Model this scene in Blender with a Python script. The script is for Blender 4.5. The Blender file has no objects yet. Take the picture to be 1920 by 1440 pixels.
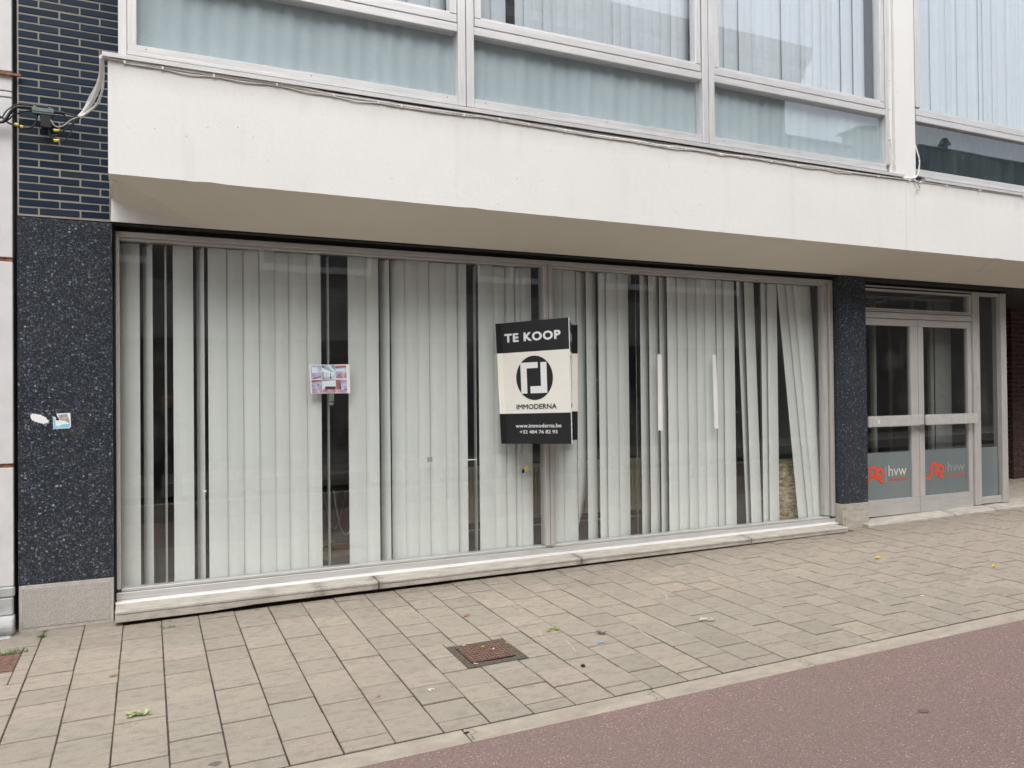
import bpy, bmesh, math, random
from mathutils import Vector, Matrix, noise
random.seed(7)
S = bpy.context.scene
C = S.collection

# ------------------------------------------------------------------ camera
D = 5.8781
yaw, pitch, roll = math.radians(24.88), math.radians(.584), math.radians(-.569)
fwd = Vector((math.sin(yaw)*math.cos(pitch), math.cos(yaw)*math.cos(pitch), math.sin(pitch)))
rgt = Vector((math.cos(yaw), -math.sin(yaw), 0))
upv = rgt.cross(fwd)
r2 = rgt*math.cos(roll)+upv*math.sin(roll)
u2 = upv*math.cos(roll)-rgt*math.sin(roll)
cam = bpy.data.objects.new('camera', bpy.data.cameras.new('camera'))
C.objects.link(cam)
cam.matrix_world = Matrix(((r2.x, u2.x, -fwd.x, 0), (r2.y, u2.y, -fwd.y, -D), (r2.z, u2.z, -fwd.z, 1.5), (0, 0, 0, 1)))
cam.data.sensor_width = 36
cam.data.lens = 1475/1920*36
cam.data.clip_start = .05
cam.data.clip_end = 500
S.camera = cam

# ------------------------------------------------------------------ sky, sun, exposure
W = bpy.data.worlds.new('World'); S.world = W; W.use_nodes = True
nt = W.node_tree; nt.nodes.clear()
sky = nt.nodes.new('ShaderNodeTexSky'); sky.sky_type = 'NISHITA'; sky.sun_disc = False
SUN_EL, SUN_ROT = math.radians(51), math.radians(192)
sky.sun_elevation = SUN_EL; sky.sun_rotation = SUN_ROT
sky.air_density = 1.0; sky.dust_density = 4.0; sky.ozone_density = 1.0; sky.altitude = 0
hs = nt.nodes.new('ShaderNodeHueSaturation'); hs.inputs['Saturation'].default_value = .42   # a cloud layer greys the blue
bg = nt.nodes.new('ShaderNodeBackground'); bg.inputs[1].default_value = .15
wo = nt.nodes.new('ShaderNodeOutputWorld')
nt.links.new(sky.outputs[0], hs.inputs['Color']); nt.links.new(hs.outputs[0], bg.inputs[0]); nt.links.new(bg.outputs[0], wo.inputs[0])
sl = bpy.data.lights.new('sun', 'SUN'); sl.energy = 1.5; sl.angle = math.radians(75); sl.color = (.965, .985, .955)
so = bpy.data.objects.new('sun', sl); C.objects.link(so)
sd = Vector((math.sin(SUN_ROT)*math.cos(SUN_EL), math.cos(SUN_ROT)*math.cos(SUN_EL), math.sin(SUN_EL)))
so.rotation_euler = sd.to_track_quat('Z', 'Y').to_euler()
S.view_settings.view_transform = 'Standard'; S.view_settings.look = 'None'
S.view_settings.exposure = .57; S.view_settings.gamma = 1; S.view_settings.use_curve_mapping = False
S.render.engine = 'CYCLES'
S.cycles.max_bounces = 10; S.cycles.transparent_max_bounces = 24; S.cycles.glossy_bounces = 4
S.cycles.use_denoising = True

# ------------------------------------------------------------------ materials
def new_mat(name):
    m = bpy.data.materials.new(name); m.use_nodes = True
    n = m.node_tree; b = n.nodes['Principled BSDF']
    return m, n, b
def N(n, t, **k):
    x = n.nodes.new(t)
    for a, v in k.items():
        if a in x.inputs: x.inputs[a].default_value = v
        else: setattr(x, a, v)
    return x
def ramp(n, stops, interp='LINEAR'):
    r = n.nodes.new('ShaderNodeValToRGB'); e = r.color_ramp.elements; r.color_ramp.interpolation = interp
    while len(e) < len(stops): e.new(.5)
    for i, (p, c) in enumerate(stops):
        e[i].position = p; e[i].color = (c[0], c[1], c[2], 1)
    return r
def mixc(n, f, a, b, mode='MIX'):
    m = n.nodes.new('ShaderNodeMix'); m.data_type = 'RGBA'; m.blend_type = mode
    def s(sock, v):
        if hasattr(v, 'links') or hasattr(v, 'is_output'): n.links.new(v, sock)
        elif isinstance(v, (int, float)): sock.default_value = v
        else: sock.default_value = (v[0], v[1], v[2], 1)
    s(m.inputs[0], f); s(m.inputs[6], a); s(m.inputs[7], b)
    return m.outputs[2]
def pos(n, scale=(1, 1, 1)):
    g = n.nodes.new('ShaderNodeNewGeometry'); mp = n.nodes.new('ShaderNodeMapping')
    mp.inputs['Scale'].default_value = scale
    n.links.new(g.outputs['Position'], mp.inputs[0]); return mp.outputs[0]
def noise_t(n, scale, detail=4, rough=.6, sc=(1, 1, 1)):
    t = n.nodes.new('ShaderNodeTexNoise'); t.inputs['Scale'].default_value = scale
    t.inputs['Detail'].default_value = detail; t.inputs['Roughness'].default_value = rough
    n.links.new(pos(n, sc), t.inputs['Vector']); return t.outputs['Fac']
def bump(n, b, h, strength, dist):
    x = n.nodes.new('ShaderNodeBump'); x.inputs['Strength'].default_value = strength; x.inputs['Distance'].default_value = dist
    n.links.new(h, x.inputs['Height']); n.links.new(x.outputs[0], b.inputs['Normal'])
def L(n, a, b): n.links.new(a, b)
def mrange(n, v, a, b, c, d):
    x = n.nodes.new('ShaderNodeMapRange'); x.inputs[1].default_value = a; x.inputs[2].default_value = b
    x.inputs[3].default_value = c; x.inputs[4].default_value = d; n.links.new(v, x.inputs[0]); return x.outputs[0]

def plain(name, col, rough=.6, metal=0., var=.12, nscale=6, bumpy=0., bs=120, spec=None):
    m, n, b = new_mat(name)
    f = noise_t(n, nscale, 5)
    lo = tuple(c*(1-var) for c in col); hi = tuple(min(1, c*(1+var)) for c in col)
    r = ramp(n, [(.3, lo), (.7, hi)]); L(n, f, r.inputs[0]); L(n, r.outputs[0], b.inputs['Base Color'])
    b.inputs['Roughness'].default_value = rough; b.inputs['Metallic'].default_value = metal
    if spec is not None: b.inputs['Specular IOR Level'].default_value = spec
    if bumpy: bump(n, b, noise_t(n, bs, 3), bumpy, .002)
    return m

def mat_stucco():
    m, n, b = new_mat('white_painted_stucco')
    big = noise_t(n, 1.1, 3); fine = noise_t(n, 45, 5, .65, (1, 1, 2.2)); streak = noise_t(n, 3, 5, .6, (2.2, 1, .25))
    base = mixc(n, mrange(n, big, .3, .7, 0, 1), (.80, .80, .785), (.765, .76, .745))
    base = mixc(n, mrange(n, streak, .56, .78, 0, .28), base, (.60, .575, .55))
    sp = n.nodes.new('ShaderNodeTexVoronoi'); sp.inputs['Scale'].default_value = 9; L(n, pos(n), sp.inputs['Vector'])
    spots = mrange(n, sp.outputs['Distance'], .035, .06, .55, 0)
    base = mixc(n, spots, base, (.45, .41, .37))
    # weathering just under the flashing
    g = n.nodes.new('ShaderNodeNewGeometry'); sx = n.nodes.new('ShaderNodeSeparateXYZ'); L(n, g.outputs['Position'], sx.inputs[0])
    ad = n.nodes.new('ShaderNodeMath'); ad.operation = 'ADD'
    j = n.nodes.new('ShaderNodeMath'); j.operation = 'MULTIPLY'; j.inputs[1].default_value = .16; L(n, streak, j.inputs[0])
    L(n, sx.outputs[2], ad.inputs[0]); L(n, j.outputs[0], ad.inputs[1])
    dirt = mrange(n, ad.outputs[0], 3.44, 3.62, 0, .5)
    lim = n.nodes.new('ShaderNodeMath'); lim.operation = 'LESS_THAN'; lim.inputs[1].default_value = 3.53; L(n, sx.outputs[2], lim.inputs[0])
    mu = n.nodes.new('ShaderNodeMath'); mu.operation = 'MULTIPLY'; L(n, dirt, mu.inputs[0]); L(n, lim.outputs[0], mu.inputs[1])
    base = mixc(n, mu.outputs[0], base, (.55, .51, .49))
    L(n, base, b.inputs['Base Color']); b.inputs['Roughness'].default_value = .75
    b.inputs['Specular IOR Level'].default_value = .3
    add = n.nodes.new('ShaderNodeMath'); add.operation = 'ADD'; L(n, fine, add.inputs[0])
    med = noise_t(n, 12, 3); m2 = n.nodes.new('ShaderNodeMath'); m2.operation = 'MULTIPLY'; m2.inputs[1].default_value = 1.4
    L(n, med, m2.inputs[0]); L(n, m2.outputs[0], add.inputs[1])
    bump(n, b, add.outputs[0], .33, .005)
    return m
def mat_soffit():
    m, n, b = new_mat('taupe_soffit_paint')
    f = noise_t(n, 1.6, 5); r = ramp(n, [(.3, (.72, .695, .60)), (.7, (.76, .73, .63))]); L(n, f, r.inputs[0])
    L(n, r.outputs[0], b.inputs['Base Color']); b.inputs['Roughness'].default_value = .7
    bump(n, b, noise_t(n, 30, 4), .2, .003); return m
def mat_terrazzo():
    m, n, b = new_mat('dark_blue_terrazzo')
    col = None
    def chips(scale, lo, hi, rnd, sc=(1, 1, 1)):
        v = n.nodes.new('ShaderNodeTexVoronoi'); v.inputs['Scale'].default_value = scale; v.inputs['Randomness'].default_value = 1
        w = n.nodes.new('ShaderNodeTexNoise'); w.inputs['Scale'].default_value = scale*.5; p = pos(n, sc); L(n, p, w.inputs['Vector'])
        mx = n.nodes.new('ShaderNodeVectorMath'); mx.operation = 'MULTIPLY_ADD'; L(n, w.outputs['Color'], mx.inputs[0])
        mx.inputs[1].default_value = (1.6/scale,)*3; L(n, p, mx.inputs[2]); L(n, mx.outputs[0], v.inputs['Vector'])
        sh = mrange(n, v.outputs['Distance'], .18, .45, 1, 0)
        sep = n.nodes.new('ShaderNodeSeparateColor'); L(n, v.outputs['Color'], sep.inputs[0])
        k = ramp(n, [(0, (0,)*3), (rnd, (.12,)*3), (.97, (.6,)*3), (1, (1,)*3)]); L(n, sep.outputs[0], k.inputs[0])
        mul = n.nodes.new('ShaderNodeMath'); mul.operation = 'MULTIPLY'; L(n, sh, mul.inputs[0]); L(n, k.outputs[0], mul.inputs[1])
        return mul.outputs[0]
    a = chips(105, 0, 1, .12); c = chips(52, 0, 1, .62)
    big = noise_t(n, 2.2, 3)
    base = mixc(n, mrange(n, big, .35, .7, 0, 1), (.019, .023, .031), (.026, .029, .036))
    col = mixc(n, a, base, (.24, .29, .36)); col = mixc(n, c, col, (.36, .41, .46))
    # rusty brown run-off patches
    br = noise_t(n, 3.3, 4); col = mixc(n, mrange(n, br, .58, .74, 0, .4), col, (.09, .075, .055))
    L(n, col, b.inputs['Base Color']); b.inputs['Roughness'].default_value = .32; b.inputs['Specular IOR Level'].default_value = .35
    return m
def mat_basestone():
    m, n, b = new_mat('hammered_pale_stone')
    f = noise_t(n, 230, 3, .7); g = noise_t(n, 3.5, 5)
    r = ramp(n, [(.33, (.17, .155, .14)), (.5, (.44, .41, .375)), (.68, (.58, .55, .51))]); L(n, f, r.inputs[0])
    c = mixc(n, mrange(n, g, .4, .72, 0, .4), r.outputs[0], (.33, .30, .26))
    L(n, c, b.inputs['Base Color']); b.inputs['Roughness'].default_value = .85; bump(n, b, f, .7, .003); return m
def mat_sillstone(name='weathered_blue_stone', a=(.46, .425, .37), d=(.33, .30, .26)):
    m, n, b = new_mat(name)
    f = noise_t(n, 7, 6, .65, (1, 2, 3)); g = noise_t(n, 110, 3)
    r = ramp(n, [(.3, d), (.52, a), (.75, tuple(x*1.22 for x in a))]); L(n, f, r.inputs[0])
    c = mixc(n, mrange(n, g, .58, .72, 0, .5), r.outputs[0], (.22, .2, .175))
    s = noise_t(n, 2.1, 5); c = mixc(n, mrange(n, s, .6, .75, 0, .5), c, (.24, .215, .19))
    if name == 'weathered_blue_stone':
        gg = n.nodes.new('ShaderNodeNewGeometry'); sx = n.nodes.new('ShaderNodeSeparateXYZ'); L(n, gg.outputs['Position'], sx.inputs[0]); w = noise_t(n, 16, 4)
        for j in (1.13, 1.552, 3.283, 5.10, 8.03, 8.74):
            d = n.nodes.new('ShaderNodeMath'); d.operation = 'SUBTRACT'; L(n, sx.outputs[0], d.inputs[0]); d.inputs[1].default_value = j
            e = n.nodes.new('ShaderNodeMath'); e.operation = 'ABSOLUTE'; L(n, d.outputs[0], e.inputs[0])
            h = n.nodes.new('ShaderNodeMath'); h.operation = 'MULTIPLY_ADD'; L(n, w, h.inputs[0]); h.inputs[1].default_value = .22; L(n, e.outputs[0], h.inputs[2])
            c = mixc(n, mrange(n, h.outputs[0], .09, .17, .6, 0), c, (.13, .115, .11))
    L(n, c, b.inputs['Base Color']); b.inputs['Roughness'].default_value = .85; bump(n, b, g, .5, .003); return m
def mat_alu(name='anodised_aluminium', col=(.53, .51, .492), rough=.45, metal=.2, sc=(1, 1, .06)):
    m, n, b = new_mat(name)
    st = noise_t(n, 60, 3, .5, sc); gr = noise_t(n, 4, 5)
    r = ramp(n, [(.35, tuple(c*.92 for c in col)), (.65, tuple(c*1.06 for c in col))]); L(n, st, r.inputs[0])
    c = mixc(n, mrange(n, gr, .45, .75, 0, .3), r.outputs[0], tuple(x*.72 for x in col))
    L(n, c, b.inputs['Base Color']); b.inputs['Roughness'].default_value = rough; b.inputs['Metallic'].default_value = metal
    bump(n, b, st, .08, .001)
    return m
def mat_glass(name, tint=(.93, .97, .95), rough=0., refl=1.0, warp=.0016, dirt=.42):
    m = bpy.data.materials.new(name); m.use_nodes = True; n = m.node_tree; n.nodes.clear()
    out = N(n, 'ShaderNodeOutputMaterial'); tr = N(n, 'ShaderNodeBsdfTransparent'); gl = N(n, 'ShaderNodeBsdfGlossy')
    tr.inputs[0].default_value = (*tint, 1); gl.inputs['Roughness'].default_value = rough; gl.inputs[0].default_value = (1, 1, 1, 1)
    g = N(n, 'ShaderNodeNewGeometry'); d = N(n, 'ShaderNodeVectorMath', operation='DOT_PRODUCT')
    L(n, g.outputs['Incoming'], d.inputs[0]); L(n, g.outputs['True Normal'], d.inputs[1])
    ab = N(n, 'ShaderNodeMath', operation='ABSOLUTE'); L(n, d.outputs['Value'], ab.inputs[0])
    om = N(n, 'ShaderNodeMath', operation='SUBTRACT'); om.inputs[0].default_value = 1; L(n, ab.outputs[0], om.inputs[1])
    pw = N(n, 'ShaderNodeMath', operation='POWER'); L(n, om.outputs[0], pw.inputs[0]); pw.inputs[1].default_value = 5
    sc = N(n, 'ShaderNodeMath', operation='MULTIPLY_ADD'); L(n, pw.outputs[0], sc.inputs[0]); sc.inputs[1].default_value = .95
    sc.inputs[2].default_value = .045*refl
    sc.use_clamp = True
    mx = N(n, 'ShaderNodeMixShader'); L(n, sc.outputs[0], mx.inputs[0]); L(n, tr.outputs[0], mx.inputs[1]); L(n, gl.outputs[0], mx.inputs[2])
    if warp:
        bp = N(n, 'ShaderNodeBump'); bp.inputs['Strength'].default_value = .35; bp.inputs['Distance'].default_value = warp
        t = noise_t(n, 1.3, 1); L(n, t, bp.inputs['Height']); L(n, bp.outputs[0], gl.inputs['Normal'])
    # dried rain streaks and wipe marks
    df = N(n, 'ShaderNodeBsdfDiffuse'); df.inputs[0].default_value = (.62, .62, .6, 1); m2 = N(n, 'ShaderNodeMixShader')
    s1 = noise_t(n, 5, 5, .65, (1, 1, .22)); s2 = noise_t(n, 1.7, 4, .6, (1, 1, 1.6)); s3 = noise_t(n, 40, 3, .6, (1, 1, .3))
    a1 = mrange(n, s1, .5, .8, 0, .09); a2 = mrange(n, s2, .5, .75, 0, .06); a3 = mrange(n, s3, .6, .8, 0, .05)
    t1 = N(n, 'ShaderNodeMath', operation='ADD'); L(n, a1, t1.inputs[0]); L(n, a2, t1.inputs[1]); t2 = N(n, 'ShaderNodeMath', operation='ADD'); L(n, t1.outputs[0], t2.inputs[0]); L(n, a3, t2.inputs[1])
    t3 = N(n, 'ShaderNodeMath', operation='MULTIPLY_ADD'); L(n, t2.outputs[0], t3.inputs[0]); t3.inputs[1].default_value = dirt; t3.inputs[2].default_value = .004*dirt
    L(n, t3.outputs[0], m2.inputs[0]); L(n, mx.outputs[0], m2.inputs[1]); L(n, df.outputs[0], m2.inputs[2])
    L(n, m2.outputs[0], out.inputs[0]); return m
def mat_blind(name='white_blind_fabric', col=(.87, .895, .875)):
    m, n, b = new_mat(name)
    o = n.nodes.new('ShaderNodeObjectInfo')
    c = mixc(n, mrange(n, o.outputs['Random'], 0, 1, 0, 1), col, tuple(x*.93 for x in col))
    d = noise_t(n, 5, 4, .6, (1, 1, .3)); c = mixc(n, mrange(n, d, .55, .8, 0, .2), c, (.55, .54, .52))
    L(n, c, b.inputs['Base Color']); b.inputs['Roughness'].default_value = .8; b.inputs['Specular IOR Level'].default_value = .15
    bump(n, b, noise_t(n, 500, 1, .5, (1, 1, .1)), .05, .001)
    tl = n.nodes.new('ShaderNodeBsdfTranslucent'); L(n, c, tl.inputs[0])
    mx = n.nodes.new('ShaderNodeMixShader'); mx.inputs[0].default_value = .12
    out = n.nodes['Material Output']; L(n, b.outputs[0], mx.inputs[1]); L(n, tl.outputs[0], mx.inputs[2]); L(n, mx.outputs[0], out.inputs[0])
    return m
def mat_paver():
    m, n, b = new_mat('concrete_paver')
    o = n.nodes.new('ShaderNodeObjectInfo')
    k = ramp(n, [(0, (.475, .415, .34)), (.25, (.43, .388, .32)), (.5, (.505, .428, .355)), (.75, (.40, .358, .295)), (1, (.52, .448, .36))]); L(n, o.outputs['Random'], k.inputs[0])
    fine = noise_t(n, 170, 4, .7); med = noise_t(n, 14, 5, .6, (1, 2, 1)); big = noise_t(n, .9, 4)
    c = mixc(n, mrange(n, fine, .35, .65, 0, .5), k.outputs[0], (.25, .205, .165))
    c = mixc(n, mrange(n, med, .48, .72, 0, .5), c, (.22, .195, .16))
    c = mixc(n, mrange(n, big, .55, .75, 0, .25), c, (.25, .23, .2))
    g = n.nodes.new('ShaderNodeNewGeometry'); sx = n.nodes.new('ShaderNodeSeparateXYZ'); L(n, g.outputs['Position'], sx.inputs[0])
    # grime that collects along the foot of the facade
    j = n.nodes.new('ShaderNodeMath'); j.operation = 'MULTIPLY_ADD'; j.inputs[1].default_value = .8; L(n, med, j.inputs[0]); L(n, sx.outputs[1], j.inputs[2])
    c = mixc(n, mrange(n, j.outputs[0], -.35, .35, 0, .5), c, (.17, .155, .13))
    sc = noise_t(n, 3.2, 6, .7, (1, 3.5, 1)); c = mixc(n, mrange(n, sc, .62, .72, 0, .4), c, (.56, .52, .45))
    gr = noise_t(n, 420, 2, .8); c = mixc(n, mrange(n, gr, .56, .7, 0, .55), c, (.16, .14, .115))
    ed = noise_t(n, 5.5, 5, .7, (1, 1.6, 1)); c = mixc(n, mrange(n, ed, .60, .72, 0, .4), c, (.20, .18, .15))
    L(n, c, b.inputs['Base Color']); b.inputs['Roughness'].default_value = .88; b.inputs['Specular IOR Level'].default_value = .25
    bump(n, b, fine, .6, .003); return m
def mat_asphalt(name, base, dark, pale):
    m, n, b = new_mat(name)
    v = n.nodes.new('ShaderNodeTexVoronoi'); v.inputs['Scale'].default_value = 185; L(n, pos(n), v.inputs['Vector'])
    sep = n.nodes.new('ShaderNodeSeparateColor'); L(n, v.outputs['Color'], sep.inputs[0])
    r = ramp(n, [(0, dark), (.3, base), (.8, tuple(x*1.15 for x in base)), (.955, tuple(x*1.3 for x in base)), (1, pale)]); L(n, sep.outputs[0], r.inputs[0])
    g = noise_t(n, .8, 5, .65); c = mixc(n, mrange(n, g, .42, .62, 0, .38), r.outputs[0], (base[0]*.86, base[1]*1.0, base[2]*.92))
    h = noise_t(n, 60, 4); c = mixc(n, mrange(n, h, .5, .75, 0, .35), c, dark)
    L(n, c, b.inputs['Base Color']); b.inputs['Roughness'].default_value = .85
    bump(n, b, v.outputs['Distance'], .5, .003); return m
def mat_brick():
    m, n, b = new_mat('navy_glazed_brick')
    o = n.nodes.new('ShaderNodeObjectInfo')
    k = ramp(n, [(0, (.009, .019, .037)), (.5, (.014, .027, .050)), (1, (.020, .031, .048))]); L(n, o.outputs['Random'], k.inputs[0])
    f = noise_t(n, 25, 4); c = mixc(n, mrange(n, f, .5, .8, 0, .25), k.outputs[0], (.03, .04, .055))
    L(n, c, b.inputs['Base Color']); b.inputs['Roughness'].default_value = .42; b.inputs['Specular IOR Level'].default_value = .17
    bump(n, b, noise_t(n, 18, 3), .15, .003); return m
def mat_redbrick(name='red_brown_brick'):
    m, n, b = new_mat(name)
    t = n.nodes.new('ShaderNodeTexBrick'); t.inputs['Scale'].default_value = 1; t.inputs['Brick Width'].default_value = .22
    t.inputs['Row Height'].default_value = .065; t.inputs['Mortar Size'].default_value = .006
    t.inputs['Color1'].default_value = (.17, .12, .10, 1); t.inputs['Color2'].default_value = (.13, .10, .085, 1); t.inputs['Mortar'].default_value = (.3, .28, .25, 1)
    g = n.nodes.new('ShaderNodeNewGeometry'); sx = n.nodes.new('ShaderNodeSeparateXYZ'); cb = n.nodes.new('ShaderNodeCombineXYZ')
    ad = n.nodes.new('ShaderNodeMath'); ad.operation = 'ADD'
    L(n, g.outputs['Position'], sx.inputs[0]); L(n, sx.outputs[0], ad.inputs[0]); L(n, sx.outputs[1], ad.inputs[1]); L(n, ad.outputs[0], cb.inputs[0]); L(n, sx.outputs[2], cb.inputs[1])
    L(n, cb.outputs[0], t.inputs['Vector']); L(n, t.outputs[0], b.inputs['Base Color']); b.inputs['Roughness'].default_value = .85
    return m
def mat_rust(name='rusty_iron', a=(.27, .15, .11), d=(.12, .08, .065)):
    m, n, b = new_mat(name)
    f = noise_t(n, 35, 5); r = ramp(n, [(.3, d), (.6, a), (.85, (.36, .2, .13))]); L(n, f, r.inputs[0]); L(n, r.outputs[0], b.inputs['Base Color'])
    b.inputs['Roughness'].default_value = .75; b.inputs['Metallic'].default_value = .2; bump(n, b, f, .5, .003); return m

M = dict(
    stucco=mat_stucco(), soffit=mat_soffit(), terrazzo=mat_terrazzo(), basestone=mat_basestone(), sill=mat_sillstone(),
    margin=plain('smooth_stone_margin', (.43, .40, .37), .8, var=.2, nscale=12, bumpy=.2),
    alu=mat_alu(), alu_h=mat_alu('anodised_aluminium_rail', (.55, .54, .525), .42, .3, (.06, 1, 1)),
    alu_up=mat_alu('pale_aluminium', (.70, .695, .695), .36, .3), alu_uph=mat_alu('pale_aluminium_rail', (.70, .695, .695), .36, .3, (.06, 1, 1)),
    silver=mat_alu('bright_aluminium_strip', (.80, .79, .775), .3, .15, (.06, 1, 1)),
    glass=mat_glass('shop_glass', (.982, .992, .987), refl=1.6), upglass=mat_glass('upper_glass', (.965, .985, .995), refl=2.2),
    doorglass=mat_glass('door_glass', (.86, .88, .88), refl=1.5),
    blind=mat_blind(), upblind=mat_blind('pale_blind_fabric', (.80, .83, .86)),
    paver=mat_paver(), mortar=plain('grey_mortar', (.29, .27, .235), .9, bumpy=.4), brick=mat_brick(), redbrick=mat_redbrick(),
    red=mat_asphalt('red_cycle_asphalt', (.262, .172, .156), (.16, .108, .10), (.58, .48, .43)),
    asphalt=mat_asphalt('grey_asphalt', (.07, .07, .072), (.03, .03, .03), (.2, .2, .2)),
    kerb=mat_sillstone('kerb_concrete', (.45, .39, .315), (.365, .315, .255)),
    joint=plain('dark_joint_soil', (.075, .058, .045), .95, var=.6, nscale=30),
    black=plain('black_metal', (.012, .012, .013), .55, var=.2), dark=plain('dark_interior', (.03, .031, .033), .8),
    darkhead=plain('dark_weathered_metal', (.03, .028, .026), .7, var=.5, nscale=20),
    wall=plain('interior_wall_paint', (.17, .175, .18), .8), carpet=plain('interior_carpet', (.09, .085, .08), .95), ceil=plain('interior_ceiling', (.20, .20, .195), .9),
    rust=mat_rust(), rust2=mat_rust('orange_rust', (.32, .15, .07), (.12, .06, .035)),
    white=plain('white_paper', (.80, .79, .78), .6, var=.04), offwhite=plain('cream_sign_board', (.84, .82, .76), .5, var=.03, nscale=3),
    signblack=plain('sign_black', (.012, .0125, .014), .42, var=.15), ink=plain('sign_ink', (.012, .012, .013), .5, var=.05),
    signwhite=plain('sign_white_print', (.82, .82, .83), .5, var=.02),
    cable=plain('white_cable_sheath', (.82, .81, .78), .5, var=.12, nscale=15), bcable=plain('black_cable_sheath', (.012, .012, .013), .4, var=.3),
    gcable=plain('grey_cable_sheath', (.32, .30, .26), .5), clampm=plain('green_grey_clamp', (.14, .18, .175), .5, .3, var=.25, nscale=40),
    yellow=plain('yellow_tag', (.75, .52, .08), .5), yleaf=plain('yellow_leaf', (.80, .52, .03), .6, var=.2, nscale=60),
    gleaf=plain('pale_green_leaf', (.40, .47, .24), .6, var=.4, nscale=40), grass=plain('grass_blade', (.10, .20, .045), .6, var=.4, nscale=30),
    oleaf=plain('brown_leaf', (.42, .20, .09), .7, var=.3, nscale=40), bluep=plain('blue_plastic', (.14, .42, .68), .4),
    gum=plain('chewing_gum', (.17, .15, .14), .8), chalk=plain('chalk_line', (.54, .49, .42), .9, var=.2, nscale=50),
    neigh=plain('neighbour_white_panel', (.62, .61, .615), .55, var=.08, nscale=5), neighs=plain('neighbour_grey_stone', (.42, .425, .425), .7, var=.2, nscale=9, bumpy=.2),
    orange=plain('orange_red_vinyl', (.72, .085, .04), .45, var=.03), paletxt=plain('pale_vinyl', (.62, .60, .55), .5, var=.03), fadetxt=plain('faded_grey_vinyl', (.30, .32, .32), .5, var=.05),
    fadered=plain('faded_red_vinyl', (.42, .13, .11), .5, var=.05),
    radiator=plain('cream_radiator_enamel', (.74, .69, .50), .4, var=.05), cardboard=plain('cardboard', (.30, .22, .13), .9, var=.2), straw=plain('packing_straw', (.50, .40, .22), .7, var=.4, nscale=50),
    opwall=mat_redbrick('opposite_brick'), opwhite=plain('opposite_white_paint', (.72, .71, .69), .6), opglass=plain('opposite_dark_glass', (.03, .035, .04), .1),
    roof=plain('grey_roof_tile', (.07, .065, .065), .8, var=.4, nscale=4), render=plain('opposite_grey_render', (.36, .34, .31), .85, var=.12, nscale=2), coat=plain('navy_coat', (.012, .018, .035), .85), skin=plain('skin', (.45, .27, .2), .6), trouser=plain('dark_trousers', (.03, .03, .035), .9), hair=plain('brown_hair', (.03, .02, .014), .8),
)
def mat_frost():
    m, n, b = new_mat('frosted_film')
    f = noise_t(n, 2.5, 3, .5, (1, 1, .2)); r = ramp(n, [(.35, (.155, .19, .195)), (.65, (.19, .225, .225))]); L(n, f, r.inputs[0]); L(n, r.outputs[0], b.inputs['Base Color'])
    b.inputs['Roughness'].default_value = .16; b.inputs['Specular IOR Level'].default_value = .5; return m
M['frost'] = mat_frost()
def mat_spandrel():
    m, n, b = new_mat('blue_green_curtain')
    f = noise_t(n, 2.0, 3, .5, (1, 1, .1)); r = ramp(n, [(.3, (.51, .57, .59)), (.7, (.57, .64, .655))]); L(n, f, r.inputs[0]); L(n, r.outputs[0], b.inputs['Base Color'])
    b.inputs['Roughness'].default_value = .7; return m
M['curtain'] = mat_spandrel()
M['bar'] = mat_alu('worn_push_bar_metal', (.66, .645, .625), .3, .3, (.5, 1, .5))
M['darkcurtain'] = plain('dark_green_curtain', (.018, .04, .042), .7, var=.3, nscale=5)
def mat_kerbgrain(): pass
def mat_bubble():
    m, n, b = new_mat('bubble_wrapped_straw')
    f = noise_t(n, 16, 5, .7, (1, 1, 2.6)); r = ramp(n, [(.35, (.12, .09, .05)), (.52, (.42, .33, .19)), (.7, (.8, .74, .6))]); L(n, f, r.inputs[0]); L(n, r.outputs[0], b.inputs['Base Color'])
    b.inputs['Roughness'].default_value = .35; bump(n, b, f, .8, .02); return m
M['bubble'] = mat_bubble()

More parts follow.
